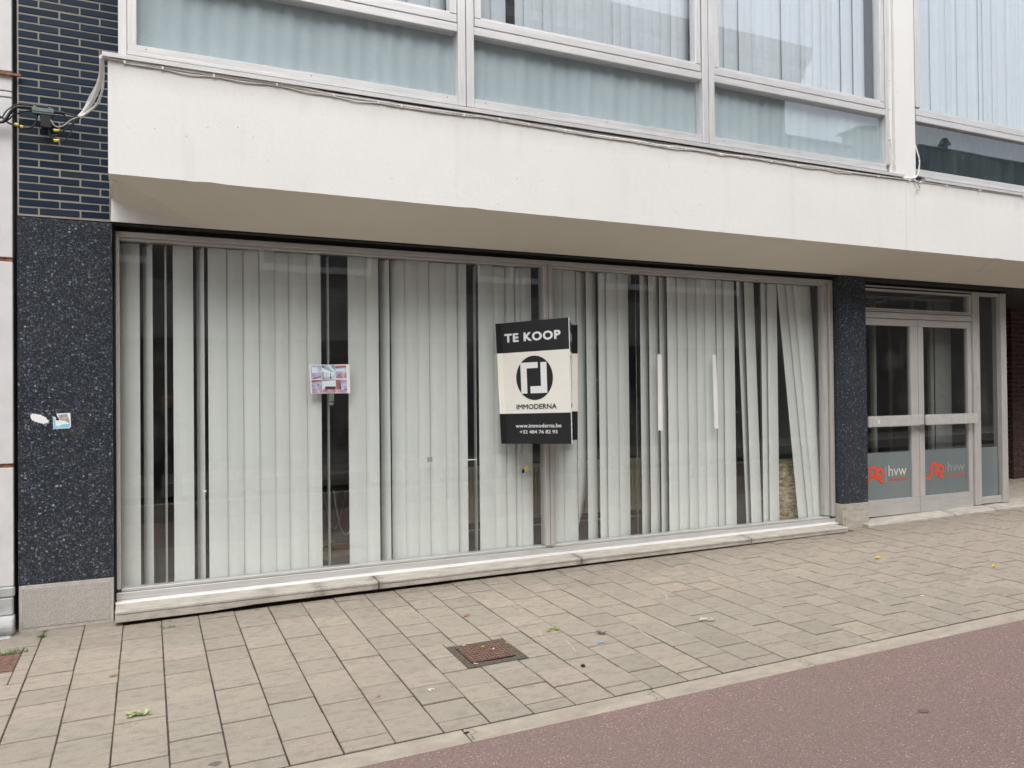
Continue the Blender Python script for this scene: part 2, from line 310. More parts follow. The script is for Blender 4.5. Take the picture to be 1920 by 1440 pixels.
# ------------------------------------------------------------------ mesh helpers
class MB:
    def __init__(s): s.v = []; s.f = []
    def poly(s, pts):
        i = len(s.v); s.v += [tuple(p) for p in pts]; s.f.append(tuple(range(i, i+len(pts)))); return s
    def box(s, x0, x1, y0, y1, z0, z1):
        i = len(s.v)
        s.v += [(x, y, z) for z in (z0, z1) for y in (y0, y1) for x in (x0, x1)]
        s.f += [tuple(i+k for k in q) for q in ((0, 2, 3, 1), (4, 5, 7, 6), (0, 1, 5, 4), (2, 6, 7, 3), (0, 4, 6, 2), (1, 3, 7, 5))]
        return s
    def hexa(s, p):   # eight corners: bottom four ccw, top four ccw
        i = len(s.v); s.v += [tuple(q) for q in p]
        s.f += [tuple(i+k for k in q) for q in ((0, 3, 2, 1), (4, 5, 6, 7), (0, 1, 5, 4), (1, 2, 6, 5), (2, 3, 7, 6), (3, 0, 4, 7))]
        return s
    def extrude_x(s, prof, x0, x1, dz=0., prof1=None):  # profile of (y, z), closed
        i = len(s.v); k = len(prof)
        s.v += [(x0, y, z) for y, z in prof]+[(x1, y, z+dz) for y, z in (prof1 or prof)]
        s.f += [(i+j, i+(j+1) % k, i+k+(j+1) % k, i+k+j) for j in range(k)]
        s.f += [tuple(i+j for j in reversed(range(k))), tuple(i+k+j for j in range(k))]
        return s
    def prism(s, pts, n, t):  # planar outline pushed by vector n*t
        i = len(s.v); k = len(pts); n = Vector(n)*t
        s.v += [tuple(p) for p in pts]+[tuple(Vector(p)+n) for p in pts]
        s.f += [tuple(i+j for j in range(k)), tuple(i+k+j for j in reversed(range(k)))]
        s.f += [(i+j, i+k+j, i+k+(j+1) % k, i+(j+1) % k) for j in range(k)]
        return s
    def tube(s, pts, r, n=7, smooth=4, r_end=None):
        P = [Vector(p) for p in pts]
        if smooth > 1 and len(P) > 2:
            Q = []
            for i in range(len(P)-1):
                a = P[max(i-1, 0)]; b = P[i]; c = P[i+1]; d = P[min(i+2, len(P)-1)]
                for k in range(smooth):
                    t = k/smooth
                    Q.append(.5*((2*b)+(c-a)*t+(2*a-5*b+4*c-d)*t*t+(3*b-a-3*c+d)*t**3))
            Q.append(P[-1]); P = Q
        up = Vector((0, 0, 1)); base = len(s.v)
        for i, p in enumerate(P):
            t = (P[min(i+1, len(P)-1)]-P[max(i-1, 0)]).normalized()
            a = t.cross(up)
            if a.length < .1: a = t.cross(Vector((0, 1, 0)))
            a.normalize(); b2 = t.cross(a)
            rr = r if r_end is None else r+(r_end-r)*i/(len(P)-1)
            s.v += [tuple(p+a*rr*math.cos(2*math.pi*k/n)+b2*rr*math.sin(2*math.pi*k/n)) for k in range(n)]
        for i in range(len(P)-1):
            for k in range(n):
                s.f.append((base+i*n+k, base+i*n+(k+1) % n, base+(i+1)*n+(k+1) % n, base+(i+1)*n+k))
        s.f.append(tuple(base+k for k in reversed(range(n)))); s.f.append(tuple(base+(len(P)-1)*n+k for k in range(n)))
        return s
    def cyl(s, c, r, axis, h, n=16, r2=None):
        c = Vector(c); ax = Vector(axis).normalized(); a = ax.orthogonal().normalized(); b = ax.cross(a); r2 = r if r2 is None else r2
        i = len(s.v)
        s.v += [tuple(c+(a*math.cos(2*math.pi*k/n)+b*math.sin(2*math.pi*k/n))*r) for k in range(n)]
        s.v += [tuple(c+ax*h+(a*math.cos(2*math.pi*k/n)+b*math.sin(2*math.pi*k/n))*r2) for k in range(n)]
        s.f += [(i+k, i+(k+1) % n, i+n+(k+1) % n, i+n+k) for k in range(n)]
        s.f += [tuple(i+k for k in reversed(range(n))), tuple(i+n+k for k in range(n))]
        return s
    def mesh(s, name, m, bevel=0, smooth=False, seg=1):
        me = bpy.data.meshes.new(name); me.from_pydata(s.v, [], s.f); me.update()
        bm = bmesh.new(); bm.from_mesh(me)
        if bevel:
            bmesh.ops.remove_doubles(bm, verts=bm.verts, dist=1e-5)
            bmesh.ops.bevel(bm, geom=[e for e in bm.edges], offset=bevel, segments=seg, affect='EDGES', clamp_overlap=True)
        bmesh.ops.recalc_face_normals(bm, faces=bm.faces)
        bm.to_mesh(me); bm.free()
        if m: me.materials.append(m)
        if smooth:
            for p in me.polygons: p.use_smooth = True
        return me
    def build(s, name, m, parent=None, **k):
        return link(name, s.mesh(name, m, **k), parent)
def link(name, me, parent=None):
    o = bpy.data.objects.new(name, me); C.objects.link(o)
    if parent: o.parent = parent
    return o
def tag(o, label=None, cat=None, group=None, kind=None):
    if label: o['label'] = label
    if cat: o['category'] = cat
    if group: o['group'] = group
    if kind: o['kind'] = kind
    return o
def thing(name, label, cat, loc=(0, 0, 0), group=None):
    o = bpy.data.objects.new(name, None); C.objects.link(o); o.empty_display_size = .05
    return tag(o, label, cat, group)
def B(name, m, parent, *b, **k):
    q = MB()
    for x in b: q.box(*x)
    return q.build(name, m, parent, **k)
def gz(x, y): return .010*(x+.7)+.024*y       # pavement height; it falls to the kerb and climbs to the right

def text_mesh(name, body, m, parent, P, rect, bold=.0, lift=.0008, spacing=1.0, nrm=None):
    """lettering as flat print: P(u,v) maps the panel, rect is (u0,v0,u1,v1); bold = stroke gain in em"""
    cu = bpy.data.curves.new(name, 'FONT'); cu.body = body; cu.size = 1; cu.space_character = spacing; cu.resolution_u = 3
    o = bpy.data.objects.new(name, cu); C.objects.link(o)
    bpy.context.view_layer.update()
    dg = bpy.context.evaluated_depsgraph_get(); me = bpy.data.meshes.new_from_object(o.evaluated_get(dg))
    bpy.data.objects.remove(o); bpy.data.curves.remove(cu)
    co = [v.co.copy() for v in me.vertices]; fs = [tuple(p.vertices) for p in me.polygons]; bpy.data.meshes.remove(me)
    xs = [c.x for c in co]; ys = [c.y for c in co]; g = bold
    x0, x1, y0, y1 = min(xs)-g, max(xs)+g, min(ys)-g, max(ys)+g
    u0, v0, u1, v1 = rect; q = MB()
    offs = [(0, 0)] if not g else [(g*math.cos(k*math.pi/4), g*math.sin(k*math.pi/4)) for k in range(8)]+[(0, 0)]
    for j, (dx, dy) in enumerate(offs):
        i = len(q.v)
        q.v += [tuple(P(u0+(c.x+dx-x0)/(x1-x0)*(u1-u0), v0+(c.y+dy-y0)/(y1-y0)*(v1-v0), lift+j*.00012)) for c in co]
        q.f += [tuple(i+k for k in f) for f in fs]
    me = bpy.data.meshes.new(name); me.from_pydata(q.v, [], q.f); me.update(); me.materials.append(m)
    return link(name, me, parent)
def ribbon(pts, w, P, stack=False):   # stroke in panel coordinates -> MB; w as a function or number
    q = MB(); k = len(pts); Lp = []; Rp = []
    for i in range(k):
        a = Vector(pts[max(i-1, 0)]); c = Vector(pts[min(i+1, k-1)]); d = (c-a)
        if d.length == 0: d = Vector((1, 0))
        d.normalize(); nn = Vector((-d.y, d.x)); ww = w[i] if isinstance(w, list) else w
        Lp.append(Vector(pts[i])+nn*ww/2); Rp.append(Vector(pts[i])-nn*ww/2)
    for i in range(k-1):
        e = Vector((0, -.00003*i, 0)) if stack else Vector((0, 0, 0))
        q.poly([Vector(P(*p))+e for p in (Lp[i], Rp[i], Rp[i+1], Lp[i+1])])
    return q
def smooth2(pts, n=4):
    P = [Vector(p) for p in pts]; Q = []
    for i in range(len(P)-1):
        a = P[max(i-1, 0)]; b = P[i]; c = P[i+1]; d = P[min(i+2, len(P)-1)]
        for k in range(n):
            t = k/n; Q.append(.5*((2*b)+(c-a)*t+(2*a-5*b+4*c-d)*t*t+(3*b-a-3*c+d)*t**3))
    Q.append(P[-1]); return Q

# ================================================================== THE GROUND
def ground_sheet(name, x0, x1, y0, y1, dz, m, label):
    q = MB(); q.poly([(x0, y0, gz(x0, y0)+dz), (x1, y0, gz(x1, y0)+dz), (x1, y1, gz(x1, y1)+dz), (x0, y1, gz(x0, y1)+dz)])
    return tag(q.build(name, m), label, kind='structure')
YK, YA = -2.494, -2.625          # pavers end, kerb ends
ground_sheet('ground', -60, 80, -70, 40, -.16, M['joint'], 'bare ground under the street')
pavement = ground_sheet('pavement', -12, 26, YK, .5, -.0042, M['joint'], 'pavement of staggered beige concrete pavers along the facade')
cyc = MB(); n_ = 160
for i in range(n_):              # ragged inner edge of the red asphalt
    xa = -12+38*i/n_; xb = -12+38*(i+1)/n_
    ea = YA+.006*noise.noise(Vector((xa*5, 0, 0))); eb = YA+.006*noise.noise(Vector((xb*5, 0, 0)))
    cyc.poly([(xa, -4.85, gz(xa, -4.85)-.004), (xb, -4.85, gz(xb, -4.85)-.004), (xb, eb, gz(xb, eb)-.004), (xa, ea, gz(xa, ea)-.004)])
tag(cyc.build('cycle_path', M['red']), 'red asphalt cycle path beside the pavement', kind='structure')
ground_sheet('road', -40, 60, -8.3, -5.05, -.10, M['asphalt'], 'grey asphalt carriageway')
fk = MB(); fk.extrude_x([(-5.05, -.35), (-4.85, -.35), (-4.85, -.098), (-5.05, -.105)], -20, 35, .55)
tag(fk.build('road_kerb', M['kerb']), 'pale concrete kerb between cycle path and carriageway', kind='structure')
fk = MB(); fk.extrude_x([(-8.55, -.4), (-8.3, -.4), (-8.3, -.19), (-8.55, -.19)], -20, 35, .55)
tag(fk.build('far_kerb', M['kerb']), 'pale concrete kerb across the street', kind='structure')
ground_sheet('far_pavement', -40, 60, -14, -8.55, .0, M['kerb'], 'concrete pavement across the street')

# kerb stones
kj = [-1.7, -.7, .3, 1.298, 2.332, 3.342, 4.342, 5.34, 6.34, 7.34, 8.34, 9.34, 10.34, 11.34, 12.34]
for a, b in zip(kj, kj[1:]):
    q = MB(); z = lambda x, y: gz(x, y)
    q.hexa([(a+.003, YA, z(a, YA)-.12), (b-.003, YA, z(b, YA)-.12), (b-.003, YK-.006, z(b, YK)-.12), (a+.003, YK-.006, z(a, YK)-.12),
            (a+.003, YA, z(a, YA)), (b-.003, YA, z(b, YA)), (b-.003, YK-.006, z(b, YK)), (a+.003, YK-.006, z(a, YK))])
    q.build('kerb_stone', M['kerb'], pavement, bevel=.004)

# pavers: strips run away from the wall, joints staggered by half
PX, PY, X0, T = .2275, .2149, -.149, .05
unit = MB(); unit.box(-.5, .5, -.5, .5, -1, 0)
def paver_mesh(w, l):
    q = MB(); q.box(-w/2, w/2, -l/2, l/2, -T, 0); return q.mesh('paver', M['paver'], bevel=.0018)
full = paver_mesh(PX-.0075, PY-.0085); cache = {}
holes = [(1.600, 1.970, -1.822, -1.458), (-1.02, -.679, -.755, -.415)]
rects = []
for k in range(-8, 48):
    x0 = X0+PX*k; x1 = x0+PX
    off = -.019 if k % 2 == 0 else -.107
    y = 0.12; yb = off
    ys = [-.128 if -.17 < x0 < 6.3 else .10] + [yb-PY*i for i in range(0, 13)]
    ys = [ys[0]] + [t for t in ys[1:] if t < ys[0]-.03]
    for a, b in zip(ys, ys[1:]):
        b2 = max(b, YK+.004)
        if b2-YK < .05: b2 = YK+.004
        if a-b2 < .06: continue
        R_ = [(x0, x1, b2, a)]
        for h in holes:
            out = []
            for r in R_:
                if r[1] <= h[0] or r[0] >= h[1] or r[3] <= h[2] or r[2] >= h[3]: out.append(r); continue
                if r[0] < h[0]: out.append((r[0], h[0], r[2], r[3]))
                if r[1] > h[1]: out.append((h[1], r[1], r[2], r[3]))
                m0, m1 = max(r[0], h[0]), min(r[1], h[1])
                if r[2] < h[2]: out.append((m0, m1, r[2], h[2]))
                if r[3] > h[3]: out.append((m0, m1, h[3], r[3]))
            R_ = [r for r in out if r[1]-r[0] > .02 and r[3]-r[2] > .02]
        rects += R_
campos = Vector((0, -D, 1.5))
def score(r):
    c = Vector(((r[0]+r[1])/2, (r[2]+r[3])/2, 0)); v = c-campos; z = v.dot(fwd)
    if z < .3: return -1
    px = v.dot(r2)/z*1475; py = -v.dot(u2)/z*1475
    if abs(px) > 1010 or abs(py) > 760: return -1
    return (r[1]-r[0])*(r[3]-r[2])*1.5/(v.length**3)
rects.sort(key=score, reverse=True)
slope = Matrix(((1, 0, 0), (0, 1, 0), (.010, .024, 1)))
far = MB()
for i, r in enumerate(rects):
    cx, cy = (r[0]+r[1])/2, (r[2]+r[3])/2; w, l = r[1]-r[0]-.0075, r[3]-r[2]-.0085
    jz = random.uniform(-.0022, .0022)
    tx, ty = random.uniform(-.004, .004), random.uniform(-.004, .004)
    if i < 298:
        if abs(w-(PX-.0075)) < .002 and abs(l-(PY-.0085)) < .002: me = full
        else:
            key = (round(w, 3), round(l, 3))
            if key not in cache: cache[key] = paver_mesh(*key)
            me = cache[key]
        o = link('paver', me, pavement); o.location = (cx+random.uniform(-.001, .001), cy+random.uniform(-.0015, .0015), gz(cx, cy)+jz)
        o.rotation_euler = (.024+ty, -.010+tx, random.uniform(-.004, .004))
    else:
        z = lambda x, y: gz(x, y)+jz+(x-cx)*tx+(y-cy)*ty
        x0, x1, y0, y1 = cx-w/2, cx+w/2, cy-l/2, cy+l/2
        far.hexa([(x0, y0, z(x0, y0)-T), (x1, y0, z(x1, y0)-T), (x1, y1, z(x1, y1)-T), (x0, y1, z(x0, y1)-T), (x0, y0, z(x0, y0)), (x1, y0, z(x1, y0)), (x1, y1, z(x1, y1)), (x0, y1, z(x0, y1))])
tag(far.build('far_pavers', M['paver'], pavement), kind='stuff')

# ================================================================== LEFT: neighbour, brick wall, terrazzo column
nb = thing('neighbouring_building', 'white clad neighbouring house front at the left edge, seams rusting', 'house')
B('wall', M['neighs'], nb, (-4, -.79, .02, 3, -.1, 6))
for z0, z1 in ((.305, 1.052), (1.078, 2.358), (2.386, 3.40), (3.408, 3.44), (3.447, 3.54), (3.572, 5.4)):
    B('cladding_panel', M['neigh'], nb, (-1.9, -.773, -.02, .025, z0, z1), bevel=.003)
B('rusty_seam', M['rust2'], nb, (-1.9, -.775, -.008, .02, 1.052, 1.078)); B('rusty_seam', M['rust2'], nb, (-1.9, -.775, -.008, .02, 2.358, 2.386))
B('rusty_bracket', M['rust2'], nb, (-1.2, -.722, -.045, -.022, 3.541, 3.556))
q = MB(); q.box(-1.9, -.768, -.03, .02, .235, .302); q.build('base_ledge', M['neighs'], nb, bevel=.01)
q = MB(); q.box(-1.9, -.775, -.03, .02, .125, .233); q.build('base_stone', M['neighs'], nb, bevel=.006)
q = MB(); q.extrude_x([(.02, .0), (-.05, .0), (-.075, .03), (-.08, .07), (-.06, .105), (-.03, .122), (.02, .122)], -1.9, -.768); q.build('base_moulding', M['neighs'], nb, bevel=.008)
q = MB(); q.box(-1.9, -.775, -.10, .02, -.15, .005); q.build('plinth', M['neighs'], nb, bevel=.012)

bw = B('brick_wall', M['mortar'], None, (-.747, -.217, .0, .5, 2.662, 3.49), (-.747, -.12, .0, .5, 3.49, 5.6))
tag(bw, 'navy blue glazed brick wall above the speckled column', 'wall')
unitb = {}
BP, BL = .0517, .2345
for row in range(0, 44):
    z0 = 2.676+row*BP
    if z0 > 4.7: break
    j0 = -.628 if row % 2 == 0 else -.628+BL/2
    k = -2
    while True:
        a = j0+BL*k; b = a+BL; k += 1
        lim = -.219 if z0 < 3.45 else -.122
        if a > lim-.003: break
        a2, b2 = max(a, -.743), min(b, lim)
        if b2-a2 < .03: continue
        w = round(b2-a2-.0095, 4)
        if w not in unitb:
            qq = MB(); qq.box(-w/2, w/2, -.0035, .03, -.0203, .0203); unitb[w] = qq.mesh('brick', M['brick'], bevel=.0022)
        o = link('brick', unitb[w], bw); o.location = ((a2+b2)/2+random.uniform(-.0012, .0012), random.uniform(-.0015, .001), z0+.0205+random.uniform(-.0012, .0012))
        o.rotation_euler = (random.uniform(-.01, .01), random.uniform(-.006, .006), random.uniform(-.004, .004))

col = thing('terrazzo_column', 'wide dark blue speckled terrazzo column with pale stone foot, stickers on it', 'column')
B('core', M['dark'], col, (-.742, -.225, .03, .5, -.05, 2.655))
B('terrazzo_slab', M['terrazzo'], col, (-.750, -.208, 0, .10, .298, 1.4855), bevel=.0015)
B('terrazzo_slab', M['terrazzo'], col, (-.750, -.208, 0, .10, 1.4875, 2.655), bevel=.0015)
q = MB(); q.box(-.748, -.208, .0, .10, -.05, .294); fb = q.build('foot_stone', M['margin'], col, bevel=.004)
B('hammered_field', M['basestone'], fb, (-.728, -.228, -.0035, .02, .022, .275), bevel=.002)

# ================================================================== WHITE FASCIA AND SOFFIT
fa = thing('white_fascia', 'long white stucco fascia slab jutting out over the shop window', 'fascia')
XR = 14.
F = (-.206, -.6, 2.835); A_ = (-.213, 0, 2.82); B_ = (-.216, 0, 2.667); C_ = (.381, 0, 2.667)
q = MB()
nseg = 150
rnd = random.Random(3)
edge = []
for i in range(nseg+1):
    x = F[0]+(XR-F[0])*(i/nseg)
    edge.append((x, -.6+.0015*noise.noise(Vector((x*3, 1, 0))), 2.835+.0022*noise.noise(Vector((x*9, 0, 4)))+(.006 if rnd.random() < .035 else 0)))
for a, b in zip(edge, edge[1:]):
    q.poly([a, b, (b[0], -.6, 3.5235), (a[0], -.6, 3.5235)])
q.poly([(-.206, -.6, 3.5235), (XR, -.6, 3.5235), (XR, 0, 3.5235), (-.206, 0, 3.5235)])
q.poly([(-.206, -.6, 3.5235), (-.213, 0, 3.5235), A_, F])
q.poly([(XR, -.6, 3.5235), (XR, 0, 3.5235), (XR, 0, 2.667), (XR, -.6, 2.835)])
q.build('stucco_face', M['stucco'], fa)
q = MB(); q.poly([edge[0], *edge[1:], (XR, 0, 2.667), C_]); q.f = []
q.v = []
for a, b in zip(edge, edge[1:]):
    fa_ = lambda p: (C_[0]+(p[0]-F[0])/(XR-F[0])*(XR-C_[0]), 0, 2.667)
    q.poly([a, fa_(a), fa_(b), b])
q.poly([edge[0], C_, A_])
so_ = q.build('soffit', M['soffit'], fa)
q = MB(); q.poly([A_, C_, B_]); q.poly([B_, C_, (XR, 0, 2.667), (XR, .012, 2.667), (-.216, .012, 2.667)]); q.poly([A_, B_, (-.216, .012, 2.667), (-.213, .012, 2.82)])
q.build('beam_end', M['stucco'], fa)
B('soffit_strip', M['soffit'], fa, (-.195, -.165, -.5, -.06, 2.805, 2.822), bevel=.003)
B('hairline_seam', plain('fascia_seam_grey', (.72, .71, .70), .8), fa, (6.668, 6.671, -.6028, -.599, 2.845, 3.49))  # slightly darker strip marking the panel seam
B('slab_core', M['dark'], fa, (-.19, XR, .02, .5, 2.72, 3.5))
# sheet flashing along the top edge
fl = MB(); fl.extrude_x([(-.628, 3.529), (-.628, 3.556), (-.50, 3.572), (-.50, 3.552)], -.236, 6.62)
fl2 = fl.build('sill_flashing', M['alu_uph'], fa)
fl = MB(); fl.extrude_x([(-.618, 3.529), (-.618, 3.556), (-.50, 3.572), (-.50, 3.552)], 6.93, XR)
fl.build('sill_flashing', M['alu_uph'], fa)
B('flashing_gap', M['black'], fa, (-.2, XR, -.590, -.50, 3.5245, 3.529))

# ================================================================== SHOP WINDOW
YF = .12
sw = thing('shop_window', 'large two pane shop window in aluminium frame behind blinds', 'shop window')
B('frame_head', M['alu_h'], sw, (-.193, 6.426, .085, .18, 2.585, 2.622), bevel=.003)
B('frame_head_bead', M['alu_h'], sw, (-.166, 6.33, .105, .17, 2.566, 2.584), bevel=.002)
B('frame_jamb', M['alu'], sw, (-.193, -.168, .085, .18, .19, 2.584), bevel=.003)
B('frame_jamb', M['alu'], sw, (6.375, 6.426, .085, .18, .19, 2.584), bevel=.003)
B('frame_bead', M['alu'], sw, (6.312, 6.366, .108, .18, .20, 2.57), bevel=.002)
B('mullion', M['alu'], sw, (3.068, 3.150, .075, .18, .19, 2.584), bevel=.006)
B('mullion_groove', M['darkhead'], sw, (3.106, 3.110, .0735, .0765, .2, 2.58))
B('mullion_bead', M['alu'], sw, (3.1515, 3.174, .10, .17, .20, 2.565))
B('frame_bead', M['alu_h'], sw, (-.167, 6.36, .10, .18, .168, .188), bevel=.003)
B('bottom_rail', M['alu_h'], sw, (-.198, 6.43, .082, .2, .118, .166), bevel=.003)
q = MB(); q.extrude_x([(.10, .1115), (.03, .100), (.026, .103), (.026, .1085), (.034, .113), (.10, .1165)], -.20, 6.4, .019); q.build('drip_strip', M['silver'], sw)
B('shutter_housing', M['darkhead'], sw, (-.2, 6.44, .125, .5, 2.624, 2.72))
B('shutter_rail', M['darkhead'], sw, (-.2, 6.44, .03, .09, 2.655, 2.70), bevel=.004)
B('shutter_rail', M['black'], sw, (-.2, 6.44, .092, .12, 2.648, 2.71))
B('glass_pane', M['glass'], sw, (-.167, 3.067, .126, .132, .186, 2.57))
B('glass_pane', M['glass'], sw, (3.152, 6.36, .126, .132, .186, 2.57))
B('jamb_gap_shade', M['black'], sw, (-.206, -.194, .06, .3, .0, 2.66))  # black strip standing in for the shaded gap between column and frame

# sill stones
st = thing('window_sill', 'weathered pale stone sill in four blocks below shop window', 'sill')
js = [-.196, 1.552, 3.283, 5.10, 6.345]
for i, (a, b) in enumerate(zip(js, js[1:])):
    a2 = a+(.006 if i else 0); b2 = b-.005
    def prof(x):
        t, lo_ = .003*(x+.2), .0052*(x+.2)+(.006 if x > .6 else -.006)
        return [(.10, .03+lo_), (-.146, .031+lo_), (-.15, .035+lo_), (-.15, .072+t), (-.142, .0735+t), (-.142, .079+t), (-.15, .0805+t), (-.15, .093+t), (-.143, .0985+t), (.10, .1065+t)]
    q = MB(); nx_ = 6
    for k in range(nx_):
        xa, xb_ = a2+(b2-a2)*k/nx_, a2+(b2-a2)*(k+1)/nx_; q.extrude_x(prof(xa), xa, xb_, 0, prof(xb_))
    q.f = [f for f in q.f if len(f) == 4 or all(abs(q.v[i_][0]-a2) < 1e-6 for i_ in f) or all(abs(q.v[i_][0]-b2) < 1e-6 for i_ in f)]
    o = q.build('sill_stone', M['sill'], st)
    o.rotation_euler = (0, 0, 0)
B('sill_bed', M['black'], st, (-.19, 6.33, .02, .1, -.06, .04))

# ================================================================== PIER BETWEEN WINDOW AND DOOR
pr = thing('terrazzo_pier', 'narrow dark speckled terrazzo pier between shop window and door', 'pier')
B('core', M['dark'], pr, (6.46, 6.78, .03, .5, -.05, 2.66))
for z0, z1 in ((.322, 1.497), (1.499, 2.66)):
    B('terrazzo_slab', M['terrazzo'], pr, (6.462, 6.797, 0, .03, z0, z1), bevel=.001)
    B('terrazzo_slab', M['terrazzo'], pr, (6.436, 6.460, .002, .14, z0, z1), bevel=.001)
B('foot_stone', M['sill'], pr, (6.4605, 6.797, -.004, .03, -.02, .319), bevel=.004)
B('foot_stone', M['sill'], pr, (6.430, 6.4595, -.002, .14, -.02, .319), bevel=.003)

# ================================================================== BLINDS
Yb = .2
SL = [(-0.167, -0.045), (-0.024, 0.037), (0.112, 0.127), (0.169, 0.302), (0.323, 0.376), (0.401, 0.526), (0.526, 0.639), (0.639, 0.752), (0.752, 0.865), (0.874, 0.966), (0.966, 1.1), (1.1, 1.21), (1.251, 1.271), (1.418, 1.554), (1.554, 1.661), (1.672, 1.75), (1.761, 1.873), (1.869, 1.98), (1.971, 2.08), (2.082, 2.217), (2.217, 2.322), (2.327, 2.408), (2.465, 2.491), (2.513, 2.651), (2.651, 2.755), (2.76, 2.845), (2.85, 2.898), (2.897, 3.007)]
SR = [(3.215, 3.318), (3.318, 3.45), (3.455, 3.542), (3.553, 3.652), (3.68, 3.761), (3.764, 3.889), (3.889, 3.998), (4.126, 4.211), (4.223, 4.327), (4.342, 4.418), (4.43, 4.546), (4.546, 4.664), (4.664, 4.771), (4.771, 4.872), (4.872, 5.001), (5.007, 5.092), (5.098, 5.23), (5.568, 5.644), (5.651, 5.777)]
def slat(parent, x0, x1, left_deep, gap, zt=2.566, zb=.162, curl=0, m=None, xb=None, W0=.127, y0=Yb):
    """a hanging strip: its near edge at y0, its far edge turned into the room"""
    w = x1-x0
    if w > .124: dep = .012; ext = 0
    else:
        ext = min(.127-w, .035) if gap < .01 else 0
        dep = math.sqrt(max(W0**2-(w+ext)**2, .0004))
        if gap < .01: dep = min(dep, .045+.055*random.random())
    if left_deep: xa, ya, xe, ye = x0-ext, y0+dep, x1, y0
    else: xa, ya, xe, ye = x0, y0, x1+ext, y0+dep
    f = lambda x, y: x*(D+y)/(D+y0)
    k = 6; nz = 12; q = MB(); grid = []
    for j in range(nz+1):
        t = j/nz; z = zt+(zb-zt)*t; row = []
        for i in range(k+1):
            s = i/k; x = xa+(xe-xa)*s; y = ya+(ye-ya)*s
            y += -.014*math.sin(math.pi*s)
            if curl: x += curl*max(0, t-.78)**2*6*s; y += abs(curl)*max(0, t-.78)*1.2*s
            if xb is not None:
                dx = (xb[0]-x0)*(1-s)+(xb[1]-x1)*s; x += dx*t
            row.append((f(x, y), y, z))
        grid.append(row)
    base = 0
    q.v = [p for r in grid for p in r]
    for j in range(nz):
        for i in range(k):
            a = j*(k+1)+i; q.f.append((a, a+1, a+k+2, a+k+1))
    o = q.build('slat', m or M['blind'], parent, smooth=True)
    return o
for nm, LS, ld, lab, x0, x1 in (('vertical_blind', SL, True, 'vertical blind of white fabric slats in the left shop pane, several slats missing', -.16, 3.06), ('vertical_blind', SR, False, 'vertical blind of white fabric slats in the right shop pane, last slats hanging askew', 3.18, 6.3)):
    vb = thing(nm, lab, 'blind')
    B('head_rail', M['alu_h'], vb, (x0, x1, .185, .23, 2.572, 2.605))
    for i, (a, b) in enumerate(LS):
        if ld: gap = a-LS[i-1][1] if i else 1
        else: gap = LS[i+1][0]-b if i+1 < len(LS) else 1
        slat(vb, a, b, ld, gap, zt=2.566+random.uniform(-.004, .003), curl=(-.5 if abs(a-3.455) < .01 else 0), zb=.162+random.uniform(-.004, .004))
    if not ld:
        slat(vb, 5.26, 5.34, False, .05, xb=(5.353, 5.407)); slat(vb, 5.356, 5.442, False, .0, xb=(5.414, 5.516))
        slat(vb, 5.786, 5.9, False, .0, xb=(6.036, 6.167), y0=.205); slat(vb, 5.9, 6.0, False, .0, xb=(6.167, 6.248), y0=.203); slat(vb, 6.0, 6.13, False, 1, xb=(6.248, 6.38), y0=.2); slat(vb, 6.12, 6.24, False, 1, xb=(6.3, 6.412), y0=.21)
        for x in (4.08, 5.555): B('cord', M['alu'], vb, (x*1.008, x*1.008+.003, .25, .253, .17, 2.57))
        ch = MB()
        for xa, xb_, z in ((3.54, 3.552, 1.60), (3.655, 3.68, 1.60), (3.655, 3.68, 1.30), (4.0, 4.012, 1.30), (4.33, 4.342, 1.60), (5.24, 5.262, 1.28), (5.345, 5.356, 1.62)):
            ch.box(xa, xb_, .194, .197, z, z+.004)
        tag(ch.build('spacer_chain', M['white'], vb), kind='stuff')

# ================================================================== INSIDE THE SHOP
room = MB(); room.box(-.5, 6.45, .3, 6.5, .12, 2.95)
q = MB()
q.poly([(-.5, .2, .15), (6.45, .2, .15), (6.45, 5.5, .15), (-.5, 5.5, .15)]); tag(q.build('shop_floor', M['carpet']), 'dark shop floor behind the blinds', kind='structure')
q = MB(); q.poly([(-.5, .2, 2.9), (-.5, 5.5, 2.9), (6.45, 5.5, 2.9), (6.45, .2, 2.9)]); tag(q.build('shop_ceiling', M['ceil']), 'dim shop ceiling', kind='structure')
q = MB(); q.poly([(-.5, 5.5, .15), (6.45, 5.5, .15), (6.45, 5.5, 2.9), (-.5, 5.5, 2.9)]); q.poly([(-.5, .2, .15), (-.5, 5.5, .15), (-.5, 5.5, 2.9), (-.5, .2, 2.9)]); q.poly([(6.45, .2, .15), (6.45, .2, 2.9), (6.45, 5.5, 2.9), (6.45, 5.5, .15)])
tag(q.build('shop_wall', M['wall']), 'dim shop interior walls', kind='structure')
rd = thing('radiator', 'long cream ribbed radiator behind the blinds, low in middle of window', 'radiator')
q = MB(); q.box(2.72, 4.66, 1.0, 1.06, .27, .80)
q.build('panel', M['radiator'], rd, bevel=.005)
q = MB()
for i in range(48): q.box(2.735+i*.04, 2.735+i*.04+.022, .985, 1.0, .30, .77)
tag(q.build('ribs', M['radiator'], rd), kind='stuff')
B('foot', M['dark'], rd, (2.9, 2.95, 1.0, 1.05, .15, .27)); B('foot', M['dark'], rd, (4.4, 4.45, 1.0, 1.05, .15, .27))
B('pipe', M['alu'], rd, (2.72, 4.66, 1.02, 1.04, .19, .205))
